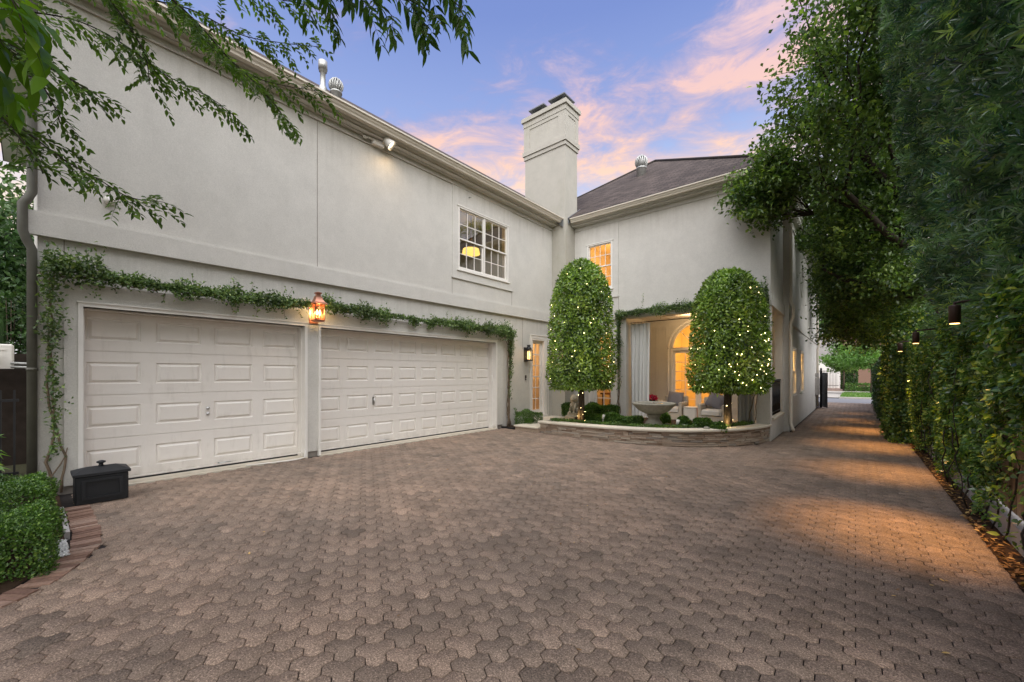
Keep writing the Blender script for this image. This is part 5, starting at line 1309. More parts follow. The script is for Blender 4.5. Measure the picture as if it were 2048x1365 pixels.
def jasmine(name, lb, y0, y1, n, seed, top, xf, dens_fn, L_=.055, W_=.03, m=None, stem_step=.42, flowers=0):
    r = np.random.default_rng(seed); rr = random.Random(seed); root = empty(name, (1.1,(y0+y1)/2,-.13), lb, 'climbing hedge'); b = MB()
    y = y0
    while y < y1:
        for q in range(1):
            p = [(1.10+rr.uniform(-.03,.04), y+rr.uniform(-.04,.04), -.14)]; zz = -.14
            while zz < top-.2:
                zz += .13; p.append((min(FX-.02, max(1.02, p[-1][0]+rr.uniform(-.05,.06))), p[-1][1]+rr.uniform(-.10,.10), zz))
            b.tube(p, [.0095*(1-.6*i/len(p))*rr.uniform(.7,1.2) for i in range(len(p))], 5)
        y += stem_step*rr.uniform(.6,1.5)
    b.build('stems', M['darkbark'], root)
    Y = r.uniform(y0,y1,n); Z = -.10+(top+.12)*r.random(n); keep = r.random(n) < dens_fn(Y,Z)
    # clumping into sprays
    cl = np.sin(Y*8.7+Z*5.1+seed)*np.sin(Z*9.3-Y*3.7)+.7*np.sin(Y*19+1.7)*np.sin(Z*17+Y*5); keep &= (cl+r.normal(0,.55,n)) > -.55+ -.9*(dens_fn(Y,Z)-.5)
    Y, Z, cl = Y[keep], Z[keep], cl[keep]; n = len(Y)
    X = xf(Y,Z,r)+.05*cl*-1+np.abs(r.normal(0,.06,n))
    P = np.c_[X,Y,Z]; Nn = np.tile([-1,0,.25],(n,1)); D = np.tile([-.55,-.05,-.15],(n,1))+unit(n,r)*.85
    V,F,T = leaf_arrays(P,D,Nn+unit(n,r)*.6+np.array([0,0,.4]),L_*r.uniform(.6,1.35,n),W_*r.uniform(.75,1.2,n),True,.18,r=r); np_mesh('leaves',V,F,m or M['jasmine'],root,tint=T)
    if flowers:
        k = r.choice(n, flowers); C = P[k]+np.array([-.04,0,.01]); parts = []
        for i in range(5):
            a = 2*np.pi*i/5; D2 = np.tile([-.2,math.cos(a),math.sin(a)],(flowers,1))+r.normal(0,.15,(flowers,3)); parts.append(leaf_arrays(C,D2,np.tile([-1.,0,0],(flowers,1)),.017,.011,r=r))
        V,F,T = merge(parts); np_mesh('blossoms',V,F,M['blossom'],root,tint=T)
    return root
def dens1(Y,Z):
    near = np.clip((7.4-Y)/1.5,0,1); low = np.clip((1.35-Z)/.75,0,1); return np.clip(1-near*low*.97-.55*np.clip((.45-Z)/.45,0,1)  ,.10,1)
jasmine('jasmine_hedge', 'star jasmine with white blossoms covering the near board fence beneath the first lamps', 4.2, 12.2, 44000, 5, 2.35, lambda Y,Z,r: 1.15-.10*np.clip(Z/2.2,0,1)-.05*np.sin(Y*2.1+Z), dens1, .068, .040, flowers=170)
# shaggy hanging edge of the jasmine along the top
jasmine('jasmine_hedge', 'darker jasmine covered fence further along the drive', 12.2, 19.0, 26000, 6, 2.25, lambda Y,Z,r: .98-.10*np.sin(Y*1.3)-.08*np.clip(Z,0,1), lambda Y,Z: np.full_like(Y,1.0), .06, .034)
def hedge_wall(name, lb, x0,x1,y0,y1,z0,z1,n,L_,W_,m,seed): return hedge(name,(x0,x1,y0,y1,z0,z1),n,L_,W_,m,lb,seed=seed,depth=.10,rnd=.2)
hedge_wall('ivy_column', 'tall squared ivy column standing out from the fence before the drive gate', .62,1.5,13.6,15.0,-.14,2.95,15000,.075,.06,M['jasmine'],71)
hedge_wall('clipped_hedge', 'dark clipped hedge along the drive beyond the ivy column', .72,1.5,19.0,25.5,-.14,2.1,16000,.08,.05,M['boxdark'],72)
hedge_wall('clipped_hedge', 'dark clipped hedge at the street end of the drive', .78,1.9,26.0,30.6,-.14,2.0,11000,.09,.06,M['boxdark'],73)

# path lamps on arms over the drive
LY = [6.1, 9.6, 12.75, 16.1, 19.4, 22.6]
lb = ['bronze cylinder lamp on an arm, nearest the viewer over the jasmine', 'bronze cylinder lamp on an arm, second along the jasmine fence', 'bronze cylinder lamp on an arm just before the ivy column', 'bronze cylinder lamp just beyond the ivy column', 'small far bronze lamp above the clipped hedge', 'farthest bronze lamp along the hedge']
lx = .775
proto = empty('path_lamp', (1.22, LY[0], 2.25), lb[0], 'lamp', 'lamps on arms along the drive')
b = MB(); b.tube([(1.22,LY[0],2.30),(lx+.03,LY[0],2.275),(lx,LY[0],2.27),(lx,LY[0],2.23)], [.013,.013,.013,.013], 8); b.build('arm', M['bronze'], proto)
b = MB(); b.lathe([(.022,.19),(.043,.185),(.045,.17),(.045,.0),(.040,.0),(.040,.05)], (lx,LY[0],2.06), 18); b.build('lamp_shade', M['bronze'], proto)
b = MB(); b.lathe([(.001,.012),(.036,.012),(.036,.02),(.001,.02)], (lx,LY[0],2.043), 14); b.build('bulb', M['lampglow'], proto)
for y, l in zip(LY[1:], lb[1:]):
    copy_tree(proto, (1.22, y, 2.25), l)
for i, y in enumerate(LY):
    lamp('path_light', 'SPOT', (lx, y, 2.045), [270,240,250,270,270,250][i], (1,.52,.17), .03, (-.22,-.06,-1), 64, 1)

# tall podocarpus screen
def podocarpus():
    r = np.random.default_rng(31); root = empty('podocarpus_screen', (1.6,6.5,-.14), 'tall dense dark podocarpus screen towering behind the fence', 'hedge'); b = MB(); rr = random.Random(6)
    for i in range(9):
        y = 1.8+i*1.0; b.tube([(1.75,y,-.14),(1.7,y+.05,2.5),(1.6,y-.05,5.0),(1.5,y,8.2)], [.085,.07,.05,.02], 8)
        for k in range(26):
            zz = rr.uniform(2,8); a = rr.uniform(-1.0,1.0); l = rr.uniform(.5,1.0); xi = 1.12-.135*max(0,zz-2.4)+.12; b.tube([(1.7-.03*zz,y,zz),((1.7+xi)/2,y+a*.3,zz+.15),(xi,y+a*.6,zz+.12)],[.02,.012,.004],5)
    b.build('trunks', M['darkbark'], root)
    xface = lambda Y,Z: 1.12-.135*np.clip(Z-2.4,0,6)-.10*np.sin(Y*1.9+.6*Z)-.07*np.sin(Y*4.3-Z*2.2)-.05*np.sin(Z*4.1)
    ns = 10000; Y = r.uniform(1.6,10.1,ns); Z = 2.05+6.6*r.random(ns)**.95; dep = r.random(ns)**1.8*.55
    X = xface(Y,Z)+dep
    ex = 1800; Ye = 10.1-r.random(ex)**2*.4; Ze = 2.2+6.3*r.random(ex); X = np.r_[X, xface(Ye,Ze)+r.random(ex)*1.3]; Y = np.r_[Y,Ye+.1*np.sin(Ze*3)]; Z = np.r_[Z,Ze]; ns += ex; dep = np.r_[dep,np.zeros(ex)]
    C = np.c_[X,Y,Z]; A = nrm(np.tile([-.75,-.05,.25],(ns,1))+unit(ns,r)*.7); A[ns-ex:,1] += .5
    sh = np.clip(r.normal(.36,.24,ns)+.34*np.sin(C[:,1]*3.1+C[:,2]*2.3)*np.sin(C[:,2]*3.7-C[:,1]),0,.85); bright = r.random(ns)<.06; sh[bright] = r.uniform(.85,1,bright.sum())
    parts = []; nl = 9
    for i in range(nl):
        ang = i*2.4; S1 = nrm(np.cross(A, unit(ns,r))); Dl = A*.75+S1*.8; P = C+A*(.012*i)
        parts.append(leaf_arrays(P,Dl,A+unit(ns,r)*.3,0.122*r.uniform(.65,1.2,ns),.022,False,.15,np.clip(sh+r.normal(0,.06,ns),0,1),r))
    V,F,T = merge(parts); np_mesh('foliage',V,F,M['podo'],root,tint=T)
    # the dense inner mass of leaves, tinted darker than the outer ones
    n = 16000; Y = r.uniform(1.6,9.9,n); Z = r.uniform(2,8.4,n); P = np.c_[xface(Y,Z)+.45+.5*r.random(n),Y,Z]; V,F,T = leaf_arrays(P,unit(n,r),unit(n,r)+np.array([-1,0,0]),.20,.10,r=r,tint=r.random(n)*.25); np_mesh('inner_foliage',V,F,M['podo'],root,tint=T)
podocarpus()

# ------------------------------------------------------------------ trees
def grow(base, dirs, r, depth, rad, length, b, tips, spread=.55, up=.15, ok=None):
    p = Vector(base); d = Vector(dirs).normalized(); pts = [p.copy()]; rads = [rad]; seg = 5
    for i in range(seg):
        d = (d + Vector((r.uniform(-1,1),r.uniform(-1,1),r.uniform(-.6,.9)))*.16).normalized(); p = p+d*(length/seg)
        if ok is not None and not ok(p): break
        pts.append(p.copy()); rads.append(rad*(1-.45*(i+1)/seg))
        if depth <= 2: tips.append((p.copy(), d.copy()))
    seg = len(pts)-1
    if seg < 1: return
    b.tube(pts, rads, 7 if depth > 2 else 5)
    if depth == 0: tips.append((p, d)); return
    for k in range(3 if depth > 1 else 3):
        nd = (d + Vector((r.uniform(-1,1),r.uniform(-1,1),r.uniform(-.5,1)+up))*spread*1.5).normalized(); i = r.randint(min(2,seg),seg) if k else seg
        grow(pts[i], nd, r, depth-1, rads[i]*.62, length*r.uniform(.55,.8), b, tips, spread, up, ok)
def tree(name, lb, base, trunk_pts, limbs, seed, m, n_per, L_, W_, clump=.45, bark='bark', cat='tree', depth=3, radius=.2, keep=None, fine=False, extra=()):
    ok = None if keep is None else (lambda p: bool(keep(np.array([list(p)]))[0]))
    r = random.Random(seed); g = np.random.default_rng(seed); root = empty(name, base, lb, cat); b = MB(); tips = []
    b.tube(trunk_pts, [radius*(1-.45*i/max(1,len(trunk_pts)-1))*(1.25 if i == 0 else 1) for i in range(len(trunk_pts))], 10)
    for st_, d, ln, rd in limbs: grow(st_, d, r, depth, rd, ln, b, tips, ok=ok)
    for c, rad_, k_ in extra:                      # twigs of the leafy boughs
        for q in range(k_):
            v = Vector((r.gauss(0,1),r.gauss(0,1),r.gauss(0,1))).normalized()*(r.random()**.4); t_ = Vector((c[0]+v.x*rad_[0], c[1]+v.y*rad_[1], c[2]+v.z*rad_[2])); tips.append((t_, v))
            if q % 3 == 0: s_ = Vector((c[0]+.8, c[1]+.3, c[2]-.3)); b.tube([s_, s_.lerp(t_,.5)+Vector((0,0,.08)), t_],[.018,.010,.004],5)
    b.build('trunk', M[bark], root)
    T0 = np.array([t[0] for t in tips])
    if keep is not None: T0 = T0[keep(T0)]
    k = len(T0); C = np.repeat(T0, n_per, 0)+g.normal(0,clump,(k*n_per,3))*np.array([1,1,.62]); n = len(C)
    ctint = np.repeat(np.clip(g.normal(.45,.22,k),0,1), n_per); D = unit(n,g)+np.array([0,0,-.2]); Nn = unit(n,g)*.8+np.array([0,0,1])
    V,F,T = leaf_arrays(C,D,Nn,L_*g.uniform(.7,1.3,n),W_*g.uniform(.8,1.2,n),fine,.15,np.clip(ctint+g.normal(0,.18,n),0,1),g)
    np_mesh('crown',V,F,M[m],root,tint=T); return root, T0
limbs = [((1.9,13.2,3.0),(-1,.1,.30),3.1,.085), ((1.9,13.1,3.6),(-1,-.35,.6),3.3,.10), ((1.95,13.2,4.4),(-.8,-.3,1.0),3.2,.13), ((2.0,13.3,5.0),(-.2,-.3,1.4),3.2,.12), ((2.0,13.3,5.2),(.5,.2,1.2),2.8,.12), ((1.9,13.2,4.0),(-.6,.9,.6),3.2,.12), ((1.9,13.3,3.2),(-.8,1.0,.25),3.2,.085), ((2.0,13.3,4.6),(.3,1,.9),2.8,.11)]
tree('shade_tree', 'large dark leafed tree overhanging the drive and the house corner', (1.95,13.3,-.14), [(1.95,13.3,-.14),(1.9,13.2,1.8),(1.9,13.2,3.2),(2.0,13.3,5.4)], limbs, 15, 'tree', 46, .105, .066, .19, 'darkbark', radius=.26, keep=lambda T: (T[:,0] > -1.45+.38*np.sin(T[:,2]*2.3+T[:,1]*1.1)+.9*np.clip((T[:,2]-8.0)/2,0,1)-1.35*np.exp(-((T[:,2]-6.0)/.6)**2)) & (T[:,2] < 10.3) & (T[:,1] < 19) & ~((T[:,2] < 5.75) & (T[:,0] < -.05*T[:,1]) & ~((T[:,0] < -1.5) & (T[:,2] > 5.1) & (T[:,1] < 12))), extra=[((.5,13.1,5.7),(1.1,1.4,.8),85), ((.9,12.9,3.7),(.8,1.1,.5),50), ((.2,16.4,2.95),(1.2,1.6,.6),110), ((.3,14.8,3.75),(1.2,1.8,.75),120), ((.5,17.4,3.3),(1.1,1.6,.75),80), ((-.1,12.6,7.4),(1.75,2.0,2.4),200), ((-1.75,11.25,6.15),(1.15,.7,.5),90), ((-1.55,11.6,5.6),(.7,.7,.45),60), ((.2,13.4,5.1),(1.5,2.0,1.2),160), ((-.2,15.5,4.4),(1.2,2,1.0),120), ((-1.0,12.0,9.0),(.8,1.0,.8),60)])
limbs = [((2.4,21,3.0),(-1,-.3,.3),3.4,.14), ((2.4,21,3.5),(-1,.5,.5),3.4,.14), ((2.4,21,4.4),(-.4,-.3,1),3.2,.12), ((2.4,21,5),(.4,.2,1.2),3.2,.12), ((2.4,21,3.8),(-.9,0,.9),3.5,.13)]
tree('shade_tree', 'second dark tree further along the drive behind the clipped hedge', (2.4,21,-.14), [(2.4,21,-.14),(2.3,21,2),(2.4,21,5.2)], limbs, 27, 'tree', 34, .15, .09, .26, 'darkbark', radius=.24, keep=lambda T: T[:,0] > -1.2)
# ------------------------------------------------------------------ across the street
def bigcrown(name, lb, x, y, zb, zc, rx, ry, rz, n, L_, seed, m, trunk=.16, holes=.35, nl=16):
    """tree with clumped crown: leaf clusters on lobes through an ellipsoid"""
    g = np.random.default_rng(seed); root = empty(name, (x,y,zb), lb, 'tree'); b = MB()
    b.tube([(x,y,zb),(x+.05,y,zb+(zc-zb)*.5),(x-.04,y,zc)],[trunk*1.2,trunk,trunk*.6],8); cen = unit(nl,g)*g.uniform(.35,.85,(nl,1))*np.array([rx,ry,rz])+np.array([x,y,zc])
    for c in cen: b.tube([(x,y,zc-rz*.7),((x+c[0])/2,(y+c[1])/2,(zc-rz*.5+c[2])/2),tuple(c)],[trunk*.5,trunk*.3,trunk*.08],5)
    b.build('trunk', M['bark'], root); k = g.integers(0,nl,n); s = np.array([rx,ry,rz])*.42
    P = cen[k]+unit(n,g)*s*(g.random((n,1))**.45); ct = np.clip(g.normal(.5,.22,nl),0,1)[k]
    V,F,T = leaf_arrays(P,unit(n,g),unit(n,g)+np.array([0,0,.9]),L_*g.uniform(.6,1.3,n),L_*.5,r=g,tint=np.clip(ct+g.normal(0,.15,n),0,1)); np_mesh('crown',V,F,M[m],root,tint=T); return root
bigcrown('crape_myrtle', 'light green crape myrtle on the verge across the street', .95,43.5,-.05,2.75,2.1,1.9,1.15,5200,.20,3,'myrtle',.06)
bigcrown('crape_myrtle', 'pale green small tree behind the far box hedge', -.9,51.5,-.05,3.2,2.0,1.8,1.4,3800,.24,4,'myrtle',.06)
bigcrown('street_tree', 'tall bluish green tree left of the view down the drive', -8.5,72,0,9,6,5,6,6500,.5,5,'fartree',.4)
bigcrown('street_tree', 'tall yellow green tree closing the view down the drive', -1.0,70,0,9.5,6,5,5.5,6500,.5,6,'myrtle',.4)
bigcrown('street_tree', 'tall dark tree at the right of the view down the drive', 7,66,0,9,6,5,6,6500,.5,7,'fartree',.4)
hedge('boxwood_hedge', (-.7,7,50.2,51.2,-.05,.62), 3500,.12,.08, M['boxwood'], 'long low box hedge beyond the far pavement', seed=81)
hedge('clipped_conifer', (-1.1,.1,54.5,55.6,-.05,2.6), 2600,.16,.09, M['boxdark'], 'dark clipped evergreen beside the far iron fence', seed=82)
L = empty('neighbour_house', (-2,62,0), 'pale walled building with blue roof and brick wing across the street', 'house')
b = MB(); b.box(-12,-4.6,61,70,-.1,4.2); b.build('wall', M['white'], L); b = MB(); b.add([(-12.3,60.7,4.2),(-4.4,60.7,4.2),(-4.4,70,4.2),(-12.3,70,4.2),(-12.3,64.5,6.1),(-4.4,64.5,6.1)],[(0,1,5,4),(1,2,5),(2,3,4,5),(3,0,4)]); b.build('roof', m_basic('blue_roof',(.20,.36,.50),.6,.3), L)
b = MB(); b.box(-4.55,-1.6,60.5,70,-.1,6.0); b.build('tower', M['concrete'], L); b = MB(); b.box(-1.55,7,63,70,-.1,6.2); b.build('wing', M['brick'], L)
for x in (.4,2.4): b = MB(); b.box(x,x+.9,62.93,63.02,3.2,4.9); b.build('window', M['white'], L)
L = empty('garden_wall', (-4,58.5,0), 'low pale wall behind the far iron fence', 'wall')
b = MB(); b.box(-12,-1.3,58.4,58.7,-.05,2.9); b.build('panel', M['white'], L); b = MB(); b.box(-4.35,-3.4,58.2,58.8,-.05,3.0); b.build('pier', M['galv'], L)
L = empty('iron_fence', (-4,56.6,0), 'grey iron railing at the far driveway', 'fence')
b = MB()
for i in range(66): x = -10+i*.13; b.box(x-.012,x+.012,56.6,56.625,-.02,2.0)
b.build('bars', M['bronze'], L)
for zz in (.3,1.85): b = MB(); b.box(-10.1,-1.4,56.59,56.635,zz,zz+.05); b.build('rail', M['bronze'], L)
L = empty('iron_gate', (-1.25,24.9,-.14), 'black iron drive gate leaf folded open against the far house corner', 'gate')
b = MB(); gx, gy = -1.30, 25.75
for i in range(9): t = i/8; b.box(gx+.26*t-.012,gx+.26*t+.012,gy-.95*t-.012,gy-.95*t+.012,-.08,1.62)
for zz in (-.02,.6,1.5): b.tube([(gx,gy,zz),(gx+.26,gy-.95,zz)],.02,4)
b.build('bars', M['black'], L)
b = MB(); b.obox((gx+.13,gy-.475,.77),(.127,-.465,0),(.008,.002,0),(0,0,.82)); b.build('panel', M['black'], L)
b = MB(); b.box(gx-.08,gx+.02,gy,gy+.1,-.14,1.75); b.ellip((gx-.03,gy+.05,1.80),(.05,.05,.06),10,6); b.build('post', M['black'], L)

# ------------------------------------------------------------------ left of the garage
L = empty('iron_fence', (-8.9,-.6,0), 'black iron railing between the garage corner and the left bed', 'fence')
b = MB()
for i in range(26): y = -.15-i*.12; b.box(-8.92,-8.90,y,y+.02,0,1.32)
b.build('bars', M['black'], L)
for zz in (.15,1.16): b = MB(); b.box(-8.93,-8.89,-3.3,-.1,zz,zz+.035); b.build('rail', M['black'], L)
L = empty('condenser', (-10.6,-.75,1.62), 'pale outdoor condenser box hung on a bracket beyond the iron railing', 'air conditioner')
b = MB(); b.bevbox(-10.75,-10.3,-1.3,-.17,1.63,2.02,.02); b.box(-10.3,-10.285,-.75,-.25,1.92,1.935); b.box(-10.3,-10.285,-.75,-.32,1.80,1.815)
b.build('casing', M['white'], L); b = MB(); b.bevbox(-10.29,-10.15,-1.3,-.35,1.60,1.86,.02); b.build('front_cover', M['cushion'], L)
for y in (-1.1,-.4): b = MB(); b.box(-10.9,-10.25,y,y+.04,1.58,1.62); b.build('bracket', M['galv'], L)
b = MB(); b.tube([(-10.3,-.2,1.72),(-10.3,.3,1.70)],.02,6); b.tube([(-10.3,-.2,1.66),(-10.3,.3,1.64)],.02,6); b.build('pipes', M['galv'], L)
L = empty('side_wall', (-11.2,-2.5,0), 'dark weathered garden wall behind the condenser', 'wall')
b = MB(); b.box(-11.4,-11.15,-6,.02,-.1,1.9); b.build('brickwork', m_basic('old_wall',(.035,.027,.022),.9,.1,var=.5,vs=8,bs=.5), L)
L = empty('rubbish_bin', (-9.7,-.75,0), 'dark wheeled bin behind the iron railing', 'bin')
b = MB(); b.bevbox(-9.95,-9.45,-1.0,-.42,.08,.98,.04); b.build('body', M['blackbox'], L); b = MB(); b.bevbox(-9.98,-9.40,-1.03,-.39,.981,1.06,.03); b.build('lid', m_basic('grey_lid',(.10,.10,.12),.5,.3), L)
for y in (-.95,-.5): b = MB(); b.tube([(-9.9,y,.09),(-9.9,y+.05,.09)],.09,14); b.build('wheel', M['black'], L)
hedge('clipped_hedge', (-12.8,-11.6,-6,-.02,-.1,3.0), 16000,.085,.05, M['boxdark'], 'tall dark clipped hedge behind the condenser', seed=91, depth=.12, rnd=.15)
bigcrown('garden_tree', 'loose mid green tree left of the garage corner', -21,-1.6,0,5.2,3.4,3.2,3.6,17000,.22,92,'fartree',.2)
bigcrown('garden_tree', 'yellow green tree behind the clipped hedge at the far left', -16.5,-2.2,0,4.3,2.2,2.0,1.7,6500,.14,93,'tree',.15)
bigcrown('garden_tree', 'dark green tree filling the gap left of the downspout', -14.5,-1.1,0,3.9,2.0,1.5,2.4,9000,.15,94,'fartree',.12)
def broadleaf(x,y,z,seed,lb):
    g = np.random.default_rng(seed); root = empty('broadleaf_plant', (x,y,z), lb, 'plant'); parts = []; b = MB()
    for k in range(9):
        a = g.uniform(0,6.28); h = g.uniform(.35,.85); tip = np.array([x+.28*math.cos(a),y+.28*math.sin(a),z+h]); b.tube([(x,y,z),((x+tip[0])/2,(y+tip[1])/2,z+h*.6),tuple(tip)],[.012,.009,.005],5); n = 9
        t = g.uniform(.4,1.05,n); P = np.array([x,y,z])+(tip-np.array([x,y,z]))*t[:,None]; parts.append(leaf_arrays(P,unit(n,g)*.8+np.array([math.cos(a),math.sin(a),.1]),unit(n,g)*.4+np.array([0,0,1]),.19,.06,True,.3,r=g))
    b.build('stems', M['vinestem'], root); V,F,T = merge(parts); np_mesh('leaves',V,F,M['jasmine'],root,tint=T)
broadleaf(-7.75,-.55,0,1,'broad leaved shrub between the downspout and the iron railing'); broadleaf(-8.3,-.95,0,2,'broad leaved shrub at the left edge before the iron railing')

# ------------------------------------------------------------------ overhanging foreground branches
def spray(name, parent, lines, seed, m, L_, W_, gap, twig, droop, pinn=False, rad=.006, fine=True, twig_every=.055, sd=.5):
    """branches of an overhanging tree: polyline limbs with leafy twigs"""
    g = np.random.default_rng(seed); b = MB(); parts = []
    for line in lines:
        P = [Vector(p) for p in line]; sm = []
        for i in range(len(P)-1):
            p0, p1, p2, p3 = P[max(0,i-1)], P[i], P[i+1], P[min(len(P)-1,i+2)]
            for k in range(6):
                t = k/6; sm.append(.5*((2*p1)+(p2-p0)*t+(2*p0-5*p1+4*p2-p3)*t*t+(-p0+3*p1-3*p2+p3)*t**3))
        sm.append(P[-1]); b.tube(sm, [rad*(1-.75*i/len(sm)) for i in range(len(sm))], 6)
        tot = sum((c-a).length for a,c in zip(sm[:-1],sm[1:])); acc = 0; nxt = twig_every*.5; side = 1; run = 0
        for i in range(len(sm)-1):
            seg = (sm[i+1]-sm[i]).length; run += seg
            while acc+seg > nxt:
                t = (nxt-acc)/seg; p = sm[i].lerp(sm[i+1],t); d = (sm[i+1]-sm[i]).normalized(); frac = nxt/tot
                s = d.cross(Vector((0,0,1))).normalized()*side; side = -side; nxt += twig_every*g.uniform(.7,1.3)
                dr = (d*g.uniform(.3,.9)+s*g.uniform(.2,.9)*sd*2+Vector((0,0,g.normal(-.1,.35)))).normalized(); ln = twig*g.uniform(.45,1.35)*(1-.35*frac)
                pts = [p]; q = p.copy(); ns = 7
                for j in range(ns):
                    dr = (dr+Vector((0,0,-droop*g.uniform(.5,1.3)))/ns*1.2).normalized(); q = q+dr*(ln/ns); pts.append(q.copy())
                b.tube(pts,[rad*.28*(1-.7*j/ns) for j in range(ns+1)],4)
                nl = max(3,int(ln/gap)); A = np.array([list(v) for v in pts]); u = np.linspace(.12,1,nl)*(ns); ii = np.minimum(u.astype(int),ns-1); f = (u-ii)[:,None]; Q = A[ii]*(1-f)+A[ii+1]*f
                dd = nrm(A[ii+1]-A[ii]); up = np.array([0,0,1.])+g.normal(0,.25,(nl,3)); sv = nrm(np.cross(dd,up))
                if pinn:
                    for sg in (-1,1): parts.append(leaf_arrays(Q,dd*.55+sv*sg*.8+np.array([0,0,-.25]),up,L_*g.uniform(.8,1.15,nl),W_,fine,.25,np.clip(g.normal(.45,.2,nl),0,1),g))
                else:
                    sg = np.where(np.arange(nl)%2,1,-1)[:,None]; parts.append(leaf_arrays(Q,dd*.7+sv*sg*.75+g.normal(0,.15,(nl,3)),up,L_*g.uniform(.65,1.2,nl),W_*g.uniform(.85,1.1,nl),fine,.2,np.clip(g.normal(.42,.22,nl),0,1),g))
            acc += seg
    b.build('branches', M['darkbark'], parent); V,F,T = merge(parts); np_mesh('leaves',V,F,M[m],parent,tint=T)
ELM = [
[(-5.6,-.9,4.4),(-4.99,-.29,4.23),(-4.65,0.0,4.21),(-4.37,.24,4.14),(-4.12,.45,3.97),(-3.89,.64,3.75),(-3.64,.86,3.58),(-3.5,.97,3.45)],
[(-5.08,.16,4.92),(-4.63,.54,4.71),(-4.25,.86,4.59),(-3.93,1.13,4.38),(-3.67,1.35,4.31),(-3.43,1.56,4.28)],
[(-4.8,-.7,3.5),(-4.27,-.21,3.29),(-4.03,0.0,3.07),(-3.86,.14,2.91),(-3.69,.29,2.78),(-3.54,.41,2.67),(-3.38,.55,2.64)],
[(-4.4,-.3,3.8),(-4.13,-.08,3.65),(-3.96,.06,3.52),(-3.81,.19,3.41),(-3.69,.29,3.31)],
[(-4.11,.59,4.55),(-3.85,.81,4.24),(-3.64,.98,3.94),(-3.44,1.15,3.69),(-3.28,1.29,3.42)],
[(-4.3,-.5,3.5),(-3.99,-.23,3.25),(-3.86,-.11,3.06),(-3.72,0.0,2.86),(-3.66,.05,2.73)],
[(-4.09,1.0,4.88),(-3.8,1.24,4.71),(-3.58,1.43,4.65),(-3.42,1.56,4.59)],
[(-4.03,.27,4.29),(-3.84,.42,3.98),(-3.74,.51,3.74),(-3.71,.53,3.53)],
[(-4.54,.75,4.89),(-4.24,1.0,4.37),(-3.98,1.22,4.12),(-3.78,1.39,4.03),(-3.49,1.64,3.97)],
[(-4.49,-.26,3.83),(-4.24,-.04,3.66),(-4.08,.09,3.36),(-4.03,.13,3.2)]]
elm = empty('elm_tree', (-5.9,-2.6,0), 'small leafed tree whose drooping branches hang across the upper left garage wall', 'tree')
b = MB(); b.tube([(-5.9,-2.6,-.05),(-5.8,-2.4,2.0),(-5.7,-2.0,3.8),(-5.3,-1.4,5.2)],[.17,.14,.11,.07],10)
for e in ELM: b.tube([(-5.7,-2.0,3.8),((e[0][0]-5.7)/2,(e[0][1]-2.0)/2,(e[0][2]+4.2)/2+.3),e[0]],[.05,.03,.008],7)
b.build('trunk', M['bark'], elm)
spray('elm', elm, ELM, 51, 'elm', .052, .024, .018, .30, .6, rad=.007, twig_every=.034, sd=.85)
PEC = [[(-2.2,.7,3.75),(-2.11,.97,3.63),(-1.99,1.07,3.55),(-1.88,1.17,3.45),(-1.82,1.21,3.38)], [(-2.04,1.09,3.7),(-1.88,1.23,3.57),(-1.76,1.33,3.49),(-1.70,1.38,3.42)], [(-1.88,1.17,3.68),(-1.68,1.33,3.55),(-1.58,1.42,3.46),(-1.55,1.44,3.40)], [(-2.3,.94,3.73),(-2.17,1.05,3.67),(-2.09,1.11,3.60)], [(-1.84,1.33,3.78),(-1.68,1.46,3.67),(-1.60,1.53,3.62)]]
pec = empty('pecan_tree', (-3.0,-2.4,-.1), 'broad compound leafed tree whose leaves hang into the sky at top centre', 'tree')
b = MB(); b.tube([(-3.0,-2.4,-.1),(-3.0,-2.3,2.2),(-2.8,-1.8,4.4),(-2.4,-.8,5.4)],[.2,.17,.12,.06],10)
for e in PEC: b.tube([(-2.8,-1.8,4.4),(-2.4,-.3,4.7),e[0]],[.05,.03,.007],7)
b.build('trunk', M['bark'], pec)
spray('pecan', pec, PEC, 61, 'pecan', .085, .025, .030, .26, .9, pinn=True, rad=.006, twig_every=.075, sd=.55)
FRE = [[(-2.1,-.45,2.9),(-1.91,-.11,2.68),(-1.84,-.05,2.63),(-1.81,-.02,2.56),(-1.79,-.01,2.50)],[(-2.3,-.4,2.85),(-2.1,-.14,2.63),(-2.03,-.08,2.60),(-1.99,-.05,2.54)],[(-2.7,-.45,2.9),(-2.54,-.18,2.72),(-2.44,-.1,2.66),(-2.41,-.07,2.58)]]
fre = empty('sapling', (-2.6,-1.0,-.05), 'bright fresh green leaves close to the viewer at the top left corner', 'tree')
b = MB(); b.tube([(-2.6,-1.0,-.05),(-2.65,-.95,1.6),(-2.5,-.75,2.8)],[.03,.025,.012],8)
for e in FRE: b.tube([(-2.65,-.95,1.6),(-2.55,-.75,2.6),e[0]],[.015,.010,.005],6)
b.build('trunk', M['bark'], fre)
spray('fresh', fre, FRE, 71, 'fresh', .105, .032, .034, .17, .9, pinn=True, rad=.004, twig_every=.05)
# unseen canopy of the overhanging trees, sized above the viewer to shade the foreground
def canopy(parent, c, rad, n, L_, seed, m):
    g = np.random.default_rng(seed); nl = 44; cen = unit(nl,g)*g.uniform(.2,.9,(nl,1))*np.array(rad)+np.array(c); k = g.integers(0,nl,n); P = cen[k]+unit(n,g)*np.array(rad)*.34*(g.random((n,1))**.5)
    V,F,T = leaf_arrays(P,unit(n,g),unit(n,g)*.6+np.array([0,0,1]),L_*g.uniform(.7,1.3,n),L_*.5,r=g); np_mesh('crown',V,F,M[m],parent,tint=T)
canopy(elm, (-6.2,-3.4,7.2), (2.4,2.0,1.2), 3000, .24, 52, 'elm')
canopy(pec, (-1.4,-.9,6.8), (4.0,3.0,1.0), 17000, .26, 62, 'pecan')

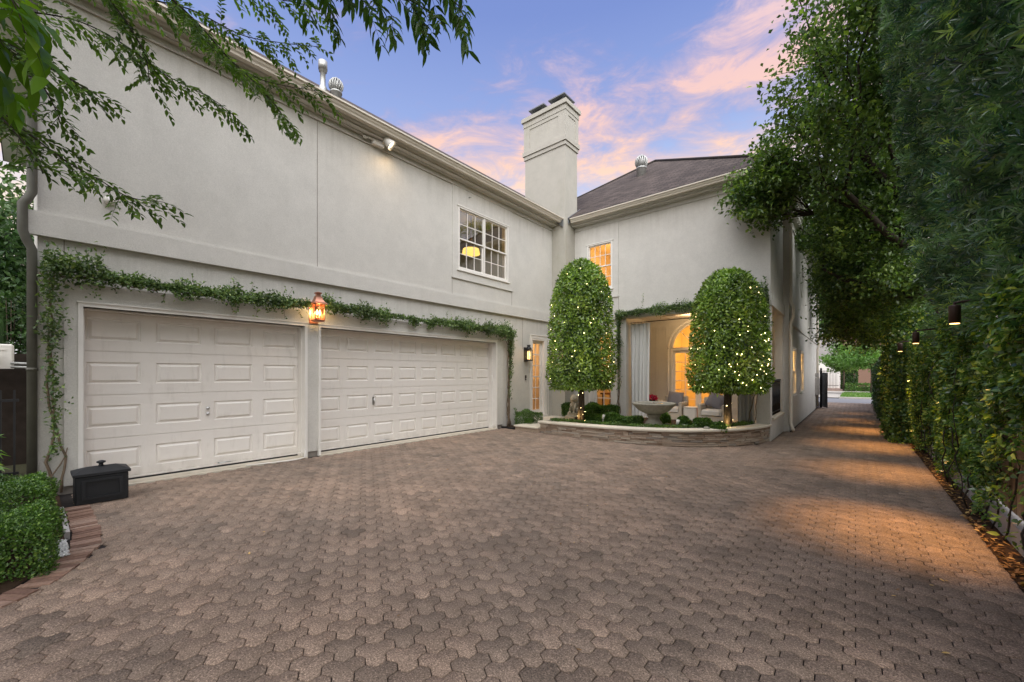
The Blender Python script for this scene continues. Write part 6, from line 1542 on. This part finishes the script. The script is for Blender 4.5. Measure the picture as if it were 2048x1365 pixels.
rear = empty('shade_tree', (-1,-7,-.1), 'broad unseen tree added behind the viewpoint to shade the yard', 'tree')  # added out of view to block low light from behind
b = MB(); b.tube([(-1,-7,-.1),(-1.1,-6.9,2),(-.9,-6.8,4.5)],[.3,.25,.15],10); b.build('trunk', M['darkbark'], rear)
canopy(rear, (1.2,-6.4,5.0), (6.0,2.6,3.4), 14000, .38, 63, 'tree')

# ------------------------------------------------------------------ fallen leaves
def litter():
    g = np.random.default_rng(77); n = 1500; Y = g.uniform(3,30,n)**1.0; X = 1.02+np.abs(g.normal(0,.07,n))-.03
    X = np.minimum(X,1.2); P = np.c_[X,Y,np.full(n,-.12)+.012*g.random(n)]; D = np.c_[g.normal(0,1,n),g.normal(0,1,n),g.normal(0,.25,n)]
    V,F,T = leaf_arrays(P,D,unit(n,g)*.35+np.array([0,0,1]),.05*g.uniform(.5,1.4,n),.026,True,.1,r=g); tag(np_mesh('leaf_litter',V,F,M['litter'],tint=T),'dry brown leaf litter on the mulch strip below the jasmine','leaf litter',kind='stuff')
    n = 70; spots = np.c_[g.uniform(-6,.9,n), g.uniform(1.2,12,n)]; extra = np.c_[g.uniform(.2,.95,50), g.uniform(4,16,50)]; S = np.r_[spots, extra]
    lbs = {}
    meshes = []
    for k in range(6):
        V,F,T = leaf_arrays(np.array([[-.025,0,.003]]),np.array([[1,g.normal(0,.1),.05]]),np.array([[g.normal(0,.3),g.normal(0,.2),1]]),np.array([.045]),np.array([.018+.006*g.random()]),True,-.15,np.array([[.35,.6,.9,.5,.8,.97][k]]),g); meshes.append((V,F,T))
    protos = []
    for i,(x,y) in enumerate(S):
        if inside_bed(x,y) or y > planter_y(x)-.2 or x < -7.5: continue
        k = i%6
        if len(protos) <= k:
            V,F,T = meshes[k]; o = np_mesh('fallen_leaf',V,F,M['litter'],tint=T); protos.append(o.data)
        else: o = bpy.data.objects.new('fallen_leaf',protos[k]); COL.objects.link(o)
        sc = g.uniform(.35,.95); o.location = (x,y,gz(x)+.003); o.rotation_euler = (0,0,g.uniform(0,6.28)); o.scale = (sc,sc,sc)
        tag(o,'tiny dry leaf fragment lying on the brown pavers','fallen leaf','dry leaf fragments scattered over the paving')
    for i,(x,y,a,s,lb) in enumerate(((-.62,2.20,.9,1.15,'fresh green fallen leaf on the pavers at lower right, left of the other'),(-.10,2.32,.7,1.0,'fresh green fallen leaf on the pavers at lower right, right of the other'),(.62,1.88,.2,1.2,'pale curled fallen leaf on the pavers at the lower right edge'))):
        V,F,T = leaf_arrays(np.array([[-.03,0,.004]]),np.array([[1,0,.05]]),np.array([[0,.1,1]]),np.array([.068]),np.array([.026]),True,-.1,np.array([.5]),g); o = np_mesh('fallen_leaf',V,F,M['greenleaf'] if i < 2 else M['litter'],tint=T); o.location = (x,y,gz(x)+.003); o.rotation_euler = (0,0,a); o.scale = (s,s,s); tag(o,lb,'fallen leaf')
litter()
